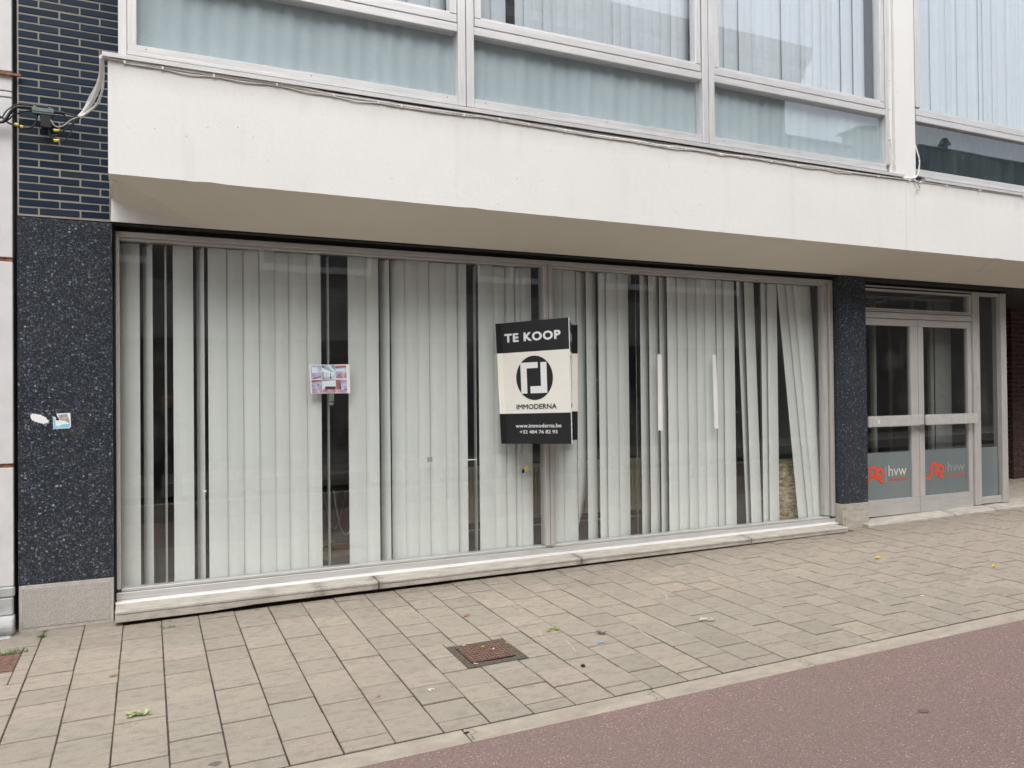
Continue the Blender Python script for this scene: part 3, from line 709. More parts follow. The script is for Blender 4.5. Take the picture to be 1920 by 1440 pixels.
for i, (x, y, a) in enumerate(((1.45, .75, .3), (1.62, .95, -.5), (1.3, 1.1, .9))):
    q = MB(); q.box(-.2, .2, -.13, .13, 0, .008); o = q.build('cardboard_sheet', M['cardboard']); o.location = (x, y, .154+i*.012); o.rotation_euler = (0, 0, a)
    tag(o, ('flat brown cardboard sheet on shop floor nearest the glass', 'flat brown cardboard sheet lying crosswise on shop floor', 'flat brown cardboard sheet furthest back on shop floor')[i], 'cardboard', 'cardboard sheets on the shop floor')
chair = thing('office_chair', 'dark chair with looped metal legs behind gap in left blind', 'chair')
q = MB(); q.tube([(1.55, 1.4, .62), (1.60, 1.38, .3), (1.66, 1.36, .2), (1.72, 1.38, .3), (1.78, 1.4, .62)], .009); q.build('leg_loop', M['alu'], chair)
q = MB(); q.tube([(1.55, 1.85, .62), (1.60, 1.87, .3), (1.66, 1.88, .17), (1.72, 1.87, .3), (1.78, 1.85, .62)], .009); q.build('leg_loop', M['alu'], chair)
B('seat', M['black'], chair, (1.45, 1.88, 1.38, 1.86, .6, .66), bevel=.02); B('backrest', M['black'], chair, (1.46, 1.87, 1.84, 1.88, .75, 1.15), bevel=.015)
sc_ = MB(); rb = []
for j in range(13):
    for i in range(18):
        a = 2*math.pi*i/18; t = j/12; r = .21*(1-.35*t**4)*(1+.18*noise.noise(Vector((math.cos(a)*2, math.sin(a)*2, t*7))))
        sc_.v.append((6.09+r*math.cos(a)*1.0, .49+r*math.sin(a), .15+.60*t))
for j in range(12):
    for i in range(18): sc_.f.append((j*18+i, j*18+(i+1) % 18, (j+1)*18+(i+1) % 18, (j+1)*18+i))
sc_.f.append(tuple(12*18+i for i in range(18)))
tag(sc_.build('packing_bundle', M['bubble'], smooth=True), 'straw coloured bundle in clear wrap behind the tilted slats', 'bundle')
ex = thing('exit_sign', 'small pale green lettered card hanging inside under the poster', 'card')
B('card', plain('mint_card', (.42, .62, .53), .6), ex, (1.315, 1.36, .45, .452, 1.44, 1.50)); B('card', M['white'], ex, (1.315, 1.355, .45, .452, 1.41, 1.43))

# ================================================================== ENTRANCE
en = thing('entrance_door', 'glazed aluminium double entrance door right of the dark pier', 'door')
B('frame_head', M['alu_h'], en, (6.80, 8.65, .09, .17, 2.255, 2.318), bevel=.003)
B('transom_frame', M['alu_h'], en, (6.80, 8.65, .085, .16, 2.325, 2.338), bevel=.002)
B('transom_frame', M['alu_h'], en, (6.80, 8.65, .09, .16, 2.342, 2.36), bevel=.002)
B('transom_frame', M['alu_h'], en, (6.80, 8.65, .085, .16, 2.545, 2.565), bevel=.002)
B('transom_frame', M['alu_h'], en, (6.80, 8.65, .09, .16, 2.585, 2.60), bevel=.002)
B('transom_frame', M['alu'], en, (8.555, 8.60, .09, .16, 2.361, 2.544), bevel=.002)
B('transom_pane', M['doorglass'], en, (6.80, 8.555, .125, .131, 2.361, 2.544))
B('door_header', M['darkhead'], en, (6.79, 9.25, .12, .5, 2.601, 2.72))
B('door_header', M['darkhead'], en, (6.79, 9.3, .03, .10, 2.63, 2.70), bevel=.003)
B('jamb', M['alu'], en, (8.603, 8.66, .075, .17, .148, 2.6), bevel=.004)
B('jamb', M['alu'], en, (8.664, 8.735, .09, .17, .148, 2.6), bevel=.004)
B('jamb', M['alu'], en, (6.797, 6.835, .09, .17, .13, 2.6), bevel=.003)
B('post', M['alu'], en, (9.085, 9.185, .07, .18, .15, 2.6), bevel=.005)
B('side_rail', M['alu_h'], en, (8.737, 9.083, .09, .17, .155, .232), bevel=.003)
B('side_rail', M['alu_h'], en, (8.737, 9.083, .09, .17, 2.56, 2.6), bevel=.003)
B('side_pane', M['doorglass'], en, (8.737, 9.083, .125, .131, .233, 2.559))
B('side_film', M['frost'], en, (8.737, 9.06, .1195, .1235, .235, .803))
def leaf(x0, x1, gx0, gx1, bx0, bx1, icon, hv, faded):
    lf = B('door_leaf', M['alu_h'], en, (x0, x1, .10, .145, .135, .308), bevel=.002)
    B('stile', M['alu'], lf, (x0, gx0, .10, .145, .309, 2.176), bevel=.003); B('stile', M['alu'], lf, (gx1, x1, .10, .145, .309, 2.176), bevel=.003)
    B('top_rail', M['alu_h'], lf, (x0, x1, .10, .145, 2.177, 2.25), bevel=.003)
    B('glass_pane', M['doorglass'], lf, (gx0, gx1, .124, .130, .309, 2.176))
    B('frosted_film', M['frost'], lf, (gx0, gx1, .1185, .1225, .310, .81))
    bar = MB(); bar.box(bx0, bx1, .005, .03, 1.092, 1.208); bar.build('push_bar', M['bar'], lf, bevel=.006, seg=2)
    B('push_bar_bracket', M['alu'], lf, (bx0+.03, bx0+.06, .03, .10, 1.11, 1.19)); B('push_bar_bracket', M['alu'], lf, (bx1-.06, bx1-.03, .03, .10, 1.11, 1.19))
    P = lambda u, v, l=.0: Vector((u, .1175-l, v))
    ic = smooth2(icon, 4)
    ribbon(ic, [.010+.026*min(1, i/4, (len(ic)-1-i)/4+.4) for i in range(len(ic))], lambda u, v: P(u, v, .0006), True).build('emblem', M['orange'], lf)
    text_mesh('lettering', 'hvw', M['fadetxt'] if faded else M['paletxt'], lf, P, (hv[0], hv[1], hv[2], hv[3]), bold=.0)
    q = MB()
    rr = random.Random(5); xx = hv[0]+.005
    while xx < hv[2]:
        w = rr.uniform(.012, .03); q.poly([P(xx, hv[1]-.052, .0006), P(xx+w, hv[1]-.052, .0006), P(xx+w, hv[1]-.024+.004*rr.random(), .0006), P(xx, hv[1]-.024, .0006)]); xx += w+.004
    tag(q.build('small_print', M['fadered'], lf), kind='stuff')
    if not faded: q = MB(); q.poly([P(7.199, .495, .0006), P(7.203, .495, .0006), P(7.203, .657, .0006), P(7.199, .657, .0006)]); q.build('divider_line', M['paletxt'], lf)
    return lf
I1 = [(6.934, .49), (6.961, .54), (6.993, .557), (6.962, .593), (6.957, .635), (6.998, .657), (7.042, .642), (7.054, .605), (7.029, .561), (7.045, .547), (7.072, .552), (7.069, .593), (7.079, .626), (7.118, .633), (7.152, .609), (7.145, .566), (7.097, .544), (7.115, .514), (7.169, .488)]
I2 = [(7.815, .496), (7.875, .502), (7.919, .543), (7.911, .567), (7.916, .631), (7.965, .654), (8.002, .638), (8.012, .597), (7.979, .548), (8.005, .544), (8.023, .555), (8.015, .597), (8.037, .623), (8.086, .623), (8.111, .588), (8.084, .546), (8.045, .536), (8.066, .511), (8.118, .497)]
leaf(6.838, 7.705, 6.90, 7.590, 6.83, 7.605, I1, (7.242, .552, 7.52, .668), False)
lf2 = leaf(7.712, 8.598, 7.797, 8.533, 7.708, 8.56, I2, (8.187, .552, 8.473, .664), True)
B('lock_case', M['bar'], en, (7.625, 7.70, .03, .099, 1.10, 1.205), bevel=.004)
B('keyhole', M['black'], en, (7.722, 7.728, .0985, .0995, 1.03, 1.05))
B('bar_sticker', M['white'], en, (6.96, 6.985, .0035, .0046, 1.125, 1.165))
# hallway behind the doors
q = MB()
q.poly([(6.8, .2, .15), (9.15, .2, .15), (9.15, 3.5, .15), (6.8, 3.5, .15)]); tag(q.build('hall_floor', M['carpet']), 'dark hall floor behind the doors', kind='structure')
q = MB(); q.poly([(6.8, 3.5, .15), (9.15, 3.5, .15), (9.15, 3.5, 2.7), (6.8, 3.5, 2.7)]); q.poly([(6.79, .2, .15), (6.79, 3.5, .15), (6.79, 3.5, 2.7), (6.79, .2, 2.7)]); q.poly([(6.8, .2, 2.7), (9.15, .2, 2.7), (9.15, 3.5, 2.7), (6.8, 3.5, 2.7)]); q.poly([(9.16, .2, .15), (9.16, .2, 2.7), (9.16, 3.5, 2.7), (9.16, 3.5, .15)])
tag(q.build('hall_wall', M['wall']), 'dim hall walls behind the doors', kind='structure')
hb = thing('vertical_blind', 'dim grey blind slats hanging behind the entrance doors', 'blind')
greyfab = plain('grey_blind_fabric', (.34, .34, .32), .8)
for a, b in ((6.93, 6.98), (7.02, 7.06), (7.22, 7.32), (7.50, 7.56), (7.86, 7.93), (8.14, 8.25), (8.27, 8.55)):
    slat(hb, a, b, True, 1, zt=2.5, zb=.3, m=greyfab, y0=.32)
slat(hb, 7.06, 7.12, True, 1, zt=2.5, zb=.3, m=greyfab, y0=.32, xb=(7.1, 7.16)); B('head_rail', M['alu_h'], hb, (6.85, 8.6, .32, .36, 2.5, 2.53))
# door step
ds = thing('door_step', 'low pale stone step of three blocks under the entrance doors', 'step')
for i, (a, b) in enumerate(((6.708, 8.03), (8.036, 8.74), (8.746, 10.2))):
    z = .012*(a-6.7); dz = .012*(b-a)
    q = MB(); q.extrude_x([(.2, .0+z), (-.078, .048+z), (-.08, .055+z), (-.08, .088+z), (-.068, .099+z), (.2, .128+z)], a, b, dz); q.build('step_stone', M['sill'], ds, bevel=.003)
B('step_bed', M['black'], ds, (6.73, 10.2, -.03, .2, -.02, .045))

# passage on the far right
pf = MB(); pf.poly([(9.2, .2, .142), (14, .2, .19), (14, 7, .19), (9.2, 7, .142)]); tag(pf.build('passage_floor', M['kerb']), 'pale concrete floor of the open passage', kind='structure')
pw = thing('passage_wall', 'dark red brick wall deep in the passage at the right edge', 'wall')
B('mortar_core', M['mortar'], pw, (11.42, 14, 1.45, 7, .1, 2.7))
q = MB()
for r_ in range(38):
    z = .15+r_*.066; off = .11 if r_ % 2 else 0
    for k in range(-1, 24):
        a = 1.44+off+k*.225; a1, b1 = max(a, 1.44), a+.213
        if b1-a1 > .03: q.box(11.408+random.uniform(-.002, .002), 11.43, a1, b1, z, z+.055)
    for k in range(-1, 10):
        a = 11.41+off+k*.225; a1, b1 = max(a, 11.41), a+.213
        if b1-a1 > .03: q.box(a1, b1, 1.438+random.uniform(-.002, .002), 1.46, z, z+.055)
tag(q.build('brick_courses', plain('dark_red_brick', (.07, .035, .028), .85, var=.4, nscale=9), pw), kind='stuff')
B('back_wall', M['dark'], None, (9.2, 11.4, 6.8, 7, .1, 2.7)); tag(bpy.data.objects['back_wall'], 'unlit end wall of the passage', kind='structure')
q = MB(); q.box(9.19, 14, .02, 7, 2.66, 2.72); tag(q.build('passage_ceiling', M['dark']), 'dark passage ceiling', kind='structure')
q = MB(); q.box(9.162, 9.20, .2, 7, .1, 2.7); tag(q.build('passage_side', M['dark']), 'dark side wall of the passage', kind='structure')

# ================================================================== UPPER FLOOR
YU = -.55
uw = thing('upper_window', 'long aluminium window band above the fascia, blinds closed inside', 'window')
zb0, zb1, zt0, zt1, zs0 = 3.572, 3.640, 4.112, 4.168, 4.222
B('frame_jamb', M['alu_up'], uw, (-.150, -.103, -.575, -.50, 3.572, 6.9), bevel=.002); B('frame_jamb', M['alu_up'], uw, (-.101, -.048, -.585, -.50, 3.641, 6.9), bevel=.003)
def bay(x0, x1, gx0, gx1, parent=uw, sash=(None, None)):
    B('bottom_rail', M['alu_uph'], parent, (x0, x1, -.590, -.50, 3.598, 3.640), bevel=.003)
    B('sill_profile', M['alu_uph'], parent, (x0-.001, x1, -.598, -.50, 3.573, 3.596), bevel=.003)
    B('transom', M['alu_uph'], parent, (x0, x1, -.590, -.50, 4.108, 4.168), bevel=.004)
    B('lower_pane', M['upglass'], parent, (gx0, gx1, -.546, -.540, 3.641, 4.107))
    s0, s1 = sash
    fr = B('sash_rail', M['alu_uph'], parent, (s0, s1, -.588, -.51, 4.174, 4.235), bevel=.004)
    B('sash_bead', M['alu_uph'], fr, (s0+.05, s1-.05, -.575, -.52, 4.236, 4.252), bevel=.002)
    B('sash_stile', M['alu_up'], fr, (s0, s0+.055, -.588, -.51, 4.236, 6.9), bevel=.004); B('sash_stile', M['alu_up'], fr, (s1-.055, s1, -.588, -.51, 4.236, 6.9), bevel=.004)
    B('upper_pane', M['upglass'], parent, (s0+.05, s1-.05, -.546, -.540, 4.253, 6.9))
    B('sash_gap', M['black'], parent, (s0, s1, -.578, -.53, 4.1685, 4.1735))
bay(-.10, 2.045, -.047, 2.044, sash=(-.047, 2.044)); bay(2.172, 4.238, 2.173, 4.237, sash=(2.18, 4.232)); bay(4.366, 6.4215, 4.367, 6.42, sash=(4.37, 6.415))
for x0, x1, x2 in ((2.046, 2.108, 2.171), (4.239, 4.302, 4.365)):
    B('mullion', M['alu_up'], uw, (x0, x1-.002, -.5985, -.50, 3.5735, 6.9), bevel=.003); B('mullion', M['alu_up'], uw, (x1+.002, x2, -.5985, -.50, 3.5735, 6.9), bevel=.003)
    B('mullion_joint', M['dark'], uw, (x1-.002, x1+.002, -.5965, -.5, 3.5735, 6.9))
B('frame_jamb', M['alu_up'], uw, (6.422, 6.48, -.5925, -.50, 3.64, 6.9), bevel=.003); B('cover_strip', M['stucco'], uw, (6.482, 6.53, -.575, -.45, 3.56, 6.9), bevel=.003)
for x in (-.0, 1.0, 1.96, 2.26, 3.3, 4.15, 4.46, 5.3, 6.3): B('screw', M['black'], uw, (x, x+.006, -.5915, -.589, 3.617, 3.623))
wp = B('white_pier', M['stucco'], None, (6.532, 6.812, -.6, -.2, 3.517, 6.9)); tag(wp, 'smooth white painted pier between the two upper windows', 'pier')
rw = thing('upper_window', 'upper window right of the white pier, dark lower panel', 'window')
B('bottom_rail', M['alu_uph'], rw, (6.86, 11.5, -.575, -.50, 3.598, 3.650), bevel=.003); B('sill_profile', M['alu_uph'], rw, (6.86, 11.5, -.59, -.5, 3.573, 3.596), bevel=.003)
B('transom', M['alu_uph'], rw, (6.86, 11.5, -.58, -.50, 4.118, 4.175), bevel=.004)
sr = B('sash_rail', M['alu_uph'], rw, (6.86, 11.5, -.575, -.51, 4.182, 4.245), bevel=.004); B('sash_bead', M['alu_uph'], sr, (6.92, 11.5, -.56, -.52, 4.246, 4.262))
B('sash_stile', M['alu_up'], sr, (6.86, 6.93, -.575, -.51, 4.263, 6.9), bevel=.003)
B('lower_pane', M['upglass'], rw, (6.86, 11.5, -.546, -.540, 3.651, 4.117)); B('upper_pane', M['upglass'], rw, (6.93, 11.5, -.546, -.540, 4.263, 6.9))
q = MB(); ph = random.Random(4)
def curtain(name, x0, x1, z0, z1, y, m, label, amp=.007):
    q = MB(); n = int((x1-x0)/.012); 
    for i in range(n+1):
        x = x0+(x1-x0)*i/n; yy = y+amp*(noise.noise(Vector((x*9, y, 0)))*1.6+.6*math.sin(x*2*math.pi/.115))
        q.v += [(x, yy, z0), (x, yy, z1)]
    for i in range(n): q.f.append((2*i, 2*i+2, 2*i+3, 2*i+1))
    return tag(q.build(name, m, smooth=True), label, 'curtain')
curtain('curtain', -.05, 2.05, 3.6, 4.2, -.50, M['curtain'], 'blue grey curtain behind the leftmost lower upstairs pane')
curtain('curtain', 2.17, 4.24, 3.6, 4.2, -.50, M['curtain'], 'blue grey curtain behind the middle lower upstairs pane')
curtain('curtain', 4.36, 6.44, 3.6, 4.2, -.50, M['curtain'], 'blue grey curtain behind lower upstairs pane left of pier')
curtain('curtain', 6.84, 11.4, 3.6, 4.2, -.49, M['darkcurtain'], 'dark green curtain behind lower upstairs pane right of pier', .006)
ub = [(-.02, 2.03, 'vertical blind of pale slats in the leftmost upstairs window'), (2.22, 4.2, 'vertical blind in the middle upstairs window, gaps between some slats'), (4.42, 6.38, 'vertical blind of closed pale slats upstairs left of the white pier'), (6.92, 11.2, 'vertical blind of closed pale slats upstairs right of the white pier')]
for bi, (x0, x1, lab) in enumerate(ub):
    vb = thing('vertical_blind', lab, 'blind')
    pitch_ = .082; k = int((x1-x0)/pitch_); base_me = None
    for i in range(k):
        x = x0+i*pitch_
        if bi == 1 and i in (3,): continue
        if base_me is None:
            o = slat(vb, 0, .098, False, 0, zt=6.8, zb=4.19, m=M['upblind'], y0=-.44, W0=.104); base_me = o.data
            for v in base_me.vertices: v.co.x = v.co.x if True else 0
        else: o = link('slat', base_me, vb)
        o.location = (x, random.uniform(-.006, .006), 0); o.rotation_euler = (0, 0, random.uniform(-.07, .07))
    B('head_rail', M['alu_h'], vb, (x0, x1, -.44, -.41, 6.8, 6.85))
q = MB(); q.box(-.14, XR, -.36, -.34, 3.53, 6.9); tag(q.build('upper_backing', M['dark']), 'dark upstairs room behind the windows', kind='structure')

# ================================================================== CABLES
clips = [(-0.114, 3.521), (0.096, 3.519), (0.391, 3.519), (0.775, 3.524), (1.146, 3.508), (1.45, 3.508), (1.615, 3.504), (2.083, 3.508), (2.361, 3.512), (2.601, 3.507), (2.91, 3.501), (3.321, 3.498), (3.581, 3.499), (3.872, 3.494), (4.043, 3.5), (4.409, 3.496), (4.63, 3.503), (4.966, 3.504), (5.273, 3.499), (5.575, 3.507), (5.918, 3.505), (6.279, 3.511), (6.708, 3.518)]
clips2 = [(6.86, 3.517), (7.236, 3.520), (7.738, 3.522), (8.444, 3.524), (9.2, 3.524), (10, 3.524)]
def cable(name, pts, r, m, label, cat='cable', group=None, cl=None, **k):
    q = MB(); q.tube(pts, r, n=8, **k); o = q.build(name, m, smooth=True); tag(o, label, cat, group)
    for x, z in (cl or []):
        B('cable_clip', M['white'], o, (x-.006, x+.006, -.622, -.603, z-.016, z+.004), bevel=.002)
    return o
rc = random.Random(11)
cable('facade_cable', [(-.236, -.60, 3.535)]+[(x, -.609, z) for x, z in clips], .0065, M['cable'], 'white cable clipped along top of the fascia to the pier', cl=clips)
def wob(cl, a, dz): 
    out = []
    for (x, z), (x2, z2) in zip(cl, cl[1:]):
        out.append((x, -.607, z+dz)); out.append(((x+x2)/2, -.611, (z+z2)/2+dz+rc.uniform(-a, a)))
    out.append((cl[-1][0], -.607, cl[-1][1]+dz)); return out
cable('facade_cable', [(-.236, -.60, 3.528)]+wob(clips, .009, .009), .004, M['cable'], 'thinner white cable weaving above the clipped fascia cable')
cable('facade_cable', wob(clips[:21], .010, -.011), .0035, M['cable'], 'thinner white cable sagging below the clipped fascia cable')
cable('facade_cable', [(6.708, -.609, 3.518)]+[(x, -.605, z) for x, z in clips2], .005, M['cable'], 'white cable clipped under the upper window right of pier', cl=clips2)
cable('looped_cable', [(6.80, -.59, 3.90), (6.815, -.60, 3.86), (6.826, -.61, 3.802), (6.847, -.615, 3.726), (6.838, -.615, 3.631), (6.814, -.612, 3.566), (6.761, -.61, 3.539), (6.671, -.61, 3.53), (6.56, -.61, 3.518), (6.466, -.61, 3.52)], .0065, M['cable'], 'thick white cable bowing round the foot of the white pier')
cable('dangling_cable', [(6.738, -.612, 3.53), (6.79, -.615, 3.506), (6.834, -.618, 3.464), (6.841, -.62, 3.438), (6.796, -.62, 3.423)], .004, M['gcable'], 'loose cut cable end dangling below the white pier')
vz = [(6.47, -.588, 5.3), (6.472, -.588, 4.83), (6.471, -.59, 4.46), (6.471, -.592, 4.18), (6.472, -.596, 3.89), (6.49, -.603, 3.745), (6.534, -.604, 3.60), (6.50, -.604, 3.56), (6.47, -.604, 3.575)]
o = cable('riser_cable', vz, .0045, M['cable'], 'white cable running up the left edge of the white pier')
for x, y, z in vz[1:5]: B('cable_clip', M['white'], o, (x-.012, x+.006, y-.008, y+.006, z-.008, z+.008), bevel=.002)
jc = thing('junction_clamp', 'grey green cable clamp bolted to the blue bricks, yellow tags hanging', 'cable clamp')
q = MB(); q.box(-.655, -.533, -.105, -.06, 3.312, 3.338); q.box(-.655, -.533, -.105, -.06, 3.300, 3.309); q.build('clamp_plate', M['clampm'], jc, bevel=.003)
for x in (-.64, -.555):
    q = MB(); q.cyl((x, -.085, 3.338), .012, (0, 0, 1), .012, 8); q.build('bolt', M['clampm'], jc)
q = MB(); q.box(-.608, -.548, -.10, -.04, 3.215, 3.299); q.build('splice_block', M['black'], jc, bevel=.006)
q = MB()
for i in range(5): q.box(-.605+i*.012, -.598+i*.012, -.104, -.099, 3.22, 3.297)
q.build('block_ribs', M['black'], jc)
B('wall_bracket', M['dark'], jc, (-.60, -.575, -.06, .0, 3.28, 3.33))
q = MB(); q.cyl((-.535, -.083, 3.328), .012, (1, 0, -.05), .055, 10); q.build('sleeve', M['black'], jc)
cb = [([(-.95, -.10, 3.20), (-0.829, -.09, 3.219), (-0.8, -.09, 3.237), (-0.757, -.09, 3.313), (-0.714, -.09, 3.333), (-0.642, -.085, 3.335)], .0095, 'thickest black cable sweeping in from the left to the clamp'),
      ([(-.95, -.08, 3.19), (-0.829, -.08, 3.246), (-0.795, -.08, 3.298), (-0.743, -.08, 3.345), (-0.7, -.08, 3.352), (-.60, -.08, 3.355), (-.54, -.08, 3.345), (-.50, -.08, 3.322)], .004, 'thin black cable arching over the top of the clamp'),
      ([(-.95, -.09, 3.29), (-0.829, -.08, 3.259), (-0.795, -.08, 3.231), (-0.758, -.08, 3.215), (-0.715, -.08, 3.204), (-0.671, -.08, 3.207), (-0.639, -.08, 3.238), (-0.627, -.08, 3.298)], .006, 'black cable with yellow tags looping below the clamp'),
      ([(-.95, -.07, 3.215), (-0.806, -.07, 3.236), (-0.758, -.07, 3.279), (-0.7, -.07, 3.31), (-0.65, -.07, 3.32)], .0045, 'black cable running straight under the thick one to the clamp'),
      ([(-0.538, -.09, 3.331), (-0.463, -.09, 3.324), (-0.394, -.09, 3.313)], .006, 'black cable from the clamp to the white bundle'),
      ([(-0.387, -.09, 3.312), (-0.418, -.09, 3.272), (-0.463, -.09, 3.231), (-0.508, -.09, 3.184), (-0.55, -.09, 3.17)], .005, 'black cable dropping diagonally from the white bundle'),
      ([(-0.56, -.085, 3.219), (-0.565, -.085, 3.184), (-0.54, -.085, 3.150), (-0.509, -.085, 3.140)], .004, 'short black cable hooked beneath the splice block'),
      ([(-0.48, -.08, 3.322), (-0.466, -.08, 3.289), (-0.485, -.08, 3.245)], .004, 'short black cable curling down right of the clamp'),
      ([(-0.42, -.085, 3.30), (-0.44, -.085, 3.20), (-0.49, -.085, 3.145), (-0.55, -.085, 3.175), (-.56, -.085, 3.22)], .0035, 'lowest thin black cable loop hanging under the clamp')]
for pts, r, lab in cb: cable('black_cable', pts, r, M['bcable'], lab, group='black cables round the clamp')
cable('grey_cable', [(-0.55, -.11, 3.265), (-0.531, -.11, 3.233), (-0.507, -.11, 3.226), (-0.477, -.11, 3.24), (-0.432, -.11, 3.284), (-0.387, -.10, 3.312)], .0045, M['gcable'], 'grey cable looping from the clamp up to the white bundle')
for i, (pts, r, lab) in enumerate((([(-.39, -.10, 3.31), (-0.355, -.13, 3.345), (-0.31, -.19, 3.40), (-0.268, -.30, 3.46), (-0.245, -.42, 3.50), (-.238, -.60, 3.528)], .014, 'thick white cable bundle curving up from clamp to fascia corner'),
                  ([(-.385, -.12, 3.305), (-0.34, -.14, 3.335), (-0.285, -.20, 3.375), (-0.25, -.30, 3.43), (-0.238, -.42, 3.49), (-.236, -.60, 3.533)], .007, 'white cable hanging just right of the thick white bundle'),
                  ([(-.39, -.09, 3.316), (-0.36, -.12, 3.36), (-0.325, -.18, 3.42), (-0.28, -.28, 3.475), (-0.25, -.45, 3.51), (-.24, -.60, 3.538)], .006, 'white cable just left of the thick white bundle'))):
    cable('white_cable', pts, r, M['cable'], lab, group='white cables rising to the fascia corner')
for i, (x, z, w, lab) in enumerate(((-.737, 3.216, .022, 'yellow tag nearest the left on the looping black cable'), (-.710, 3.206, .016, 'yellow tag second from left on the looping black cable'), (-.519, 3.204, .03, 'yellow tag just below the grey cable loop'), (-.52, 3.139, .03, 'lowest yellow tag under the clamp'))):
    q = MB(); q.cyl((x-w/2, -.10, z), .009, (1, 0, .1 if i > 1 else -.2), w, 8); tag(q.build('cable_tag', M['yellow']), lab, 'cable tag', 'yellow cable tags')

# ================================================================== FOR-SALE SIGN
sg = thing('for_sale_sign', 'folded black and cream estate agent board reading TE KOOP on the window', 'sign')
def panel_map(bl, br, tr, tl):
    bl, br, tr, tl = map(Vector, (bl, br, tr, tl)); n = (br-bl).cross(tl-bl).normalized()
    if n.y > 0: n = -n
    return lambda u, v, l=0.: (bl*(1-u)+br*u)*(1-v)+(tl*(1-u)+tr*u)*v+n*l
def board(name, bl, br, tr, tl):
    P = panel_map(bl, br, tr, tl); n = (P(.5, .5, 1)-P(.5, .5, 0))
    o = None
    for v0, v1, mt, nm in ((0, .249, M['signblack'], 'lower_band'), (.249, .751, M['offwhite'], 'middle_band'), (.751, 1, M['signblack'], 'upper_band')):
        q = MB(); q.prism([P(0, v0), P(1, v0), P(1, v1), P(0, v1)], n, -.004)
        if o is None: o = q.build(name, mt, sg); 
        else: q.build(nm, mt, o)
    return P, o
LFt, LFb = (2.627, .100, 2.068), (2.669, .100, 1.071)
LDt, LDb = (2.675, .098, 2.072), (2.713, .098, 1.069)
At, Ab = (3.028, -.42, 2.087), (3.045, -.42, 1.084)
RDt, RDb = (3.352, .098, 2.079), (3.345, .098, 1.078)
RFt, RFb = (3.409, .100, 2.078), (3.398, .100, 1.077)
board('left_flange', LFb, LDb, LDt, LFt); board('right_flange', RDb, RFb, RFt, RDt)
Pl, ol = board('left_face', LDb, Ab, At, LDt); Pr, orr = board('right_face', Ab, RDb, RDt, At)
q = MB(); q.tube([Vector(Ab)+Vector((.003, -.004, 0)), Vector(At)+Vector((.003, -.004, 0))], .0035, 6, 1); q.build('white_edge', M['signwhite'], sg)
def prints(P, o):
    text_mesh('lettering', 'TE KOOP', M['signwhite'], o, P, (.045, .836, .885, .910), bold=.04, spacing=1.12)
    q = MB(); q.poly([P(.48+.277*math.cos(2*math.pi*k/48), .536+.180*math.sin(2*math.pi*k/48), .0006) for k in range(48)]); q.build('emblem_disc', M['ink'], o)
    q = MB(); R = lambda a, b, c, d: q.poly([P(a, c, .0014), P(b, c, .0014), P(b, d, .0014), P(a, d, .0014)])
    R(.275, .368, .411, .663); R(.368, .536, .615, .663); R(.577, .668, .468, .66); R(.416, .668, .411, .468)
    q.build('emblem_shape', M['signwhite'], o)
    text_mesh('lettering', 'IMMODERNA', M['ink'], o, P, (.19, .282, .80, .324), bold=.022)
    text_mesh('lettering', 'www.immoderna.be', M['signwhite'], o, P, (.165, .132, .86, .164), bold=.016)
    text_mesh('lettering', '+32 484 76 82 93', M['signwhite'], o, P, (.225, .084, .80, .112), bold=.016)
prints(Pl, ol); prints(Pr, orr)

# ================================================================== THINGS STUCK ON GLASS AND STONE
po = thing('photo_poster', 'small collage poster of six room photos taped on the glass', 'poster')
Pp = panel_map((1.116, .1235, 1.503), (1.414, .1235, 1.504), (1.407, .1235, 1.725), (1.106, .1235, 1.719))
q = MB(); q.prism([Pp(0, 0), Pp(1, 0), Pp(1, 1), Pp(0, 1)], (0, -1, 0), .001); q.build('sheet', M['white'], po)
def pm(name, a, b, c):
    m, n, bb = new_mat(name); f = noise_t(n, 26, 5, .6, (1, 1, 1)); r = ramp(n, [(.36, a), (.52, b), (.66, c)]); L(n, f, r.inputs[0]); L(n, r.outputs[0], bb.inputs['Base Color']); bb.inputs['Roughness'].default_value = .35; return m
violet = pm('photo_violet_room', (.36, .33, .50), (.46, .44, .62), (.62, .60, .74)); rose = pm('photo_rose_floor', (.30, .16, .19), (.46, .30, .38), (.62, .52, .62))
bluef = pm('photo_blue_facade', (.16, .32, .42), (.34, .54, .66), (.66, .78, .85)); deep = plain('photo_dark', (.08, .04, .05), .4); pale = plain('photo_pale', (.66, .74, .82), .4); redw = plain('photo_red_wall', (.36, .13, .13), .4)
def ph(u0, v0, u1, v1, m, extra=()):
    q = MB(); q.poly([Pp(u0, v0, .0016), Pp(u1, v0, .0016), Pp(u1, v1, .0016), Pp(u0, v1, .0016)]); o = q.build('photo', m, po)
    for (pts, mm) in extra:
        q = MB(); q.poly([Pp(a, b, .0022) for a, b in pts]); q.build('photo_detail', mm, o)
ph(.03, .50, .29, .97, violet, [([(.05, .53), (.27, .60), (.27, .57), (.10, .515)], deep), ([(.05, .72), (.2, .72), (.2, .92), (.05, .92)], pale)])
ph(.30, .50, .63, .98, bluef, [([(.31, .76), (.60, .66), (.60, .70), (.31, .90)], M['signwhite']), ([(.31, .52), (.62, .62), (.62, .66), (.31, .75)], pale), ([(.31, .5), (.36, .5), (.34, .74), (.31, .74)], deep), ([(.40, .5), (.43, .5), (.43, .71), (.40, .72)], bluef), ([(.50, .5), (.53, .52), (.53, .69), (.50, .7)], deep), ([(.31, .90), (.35, .89), (.34, .97), (.31, .97)], deep), ([(.46, .98), (.59, .70), (.62, .80), (.5, .98)], pale)])
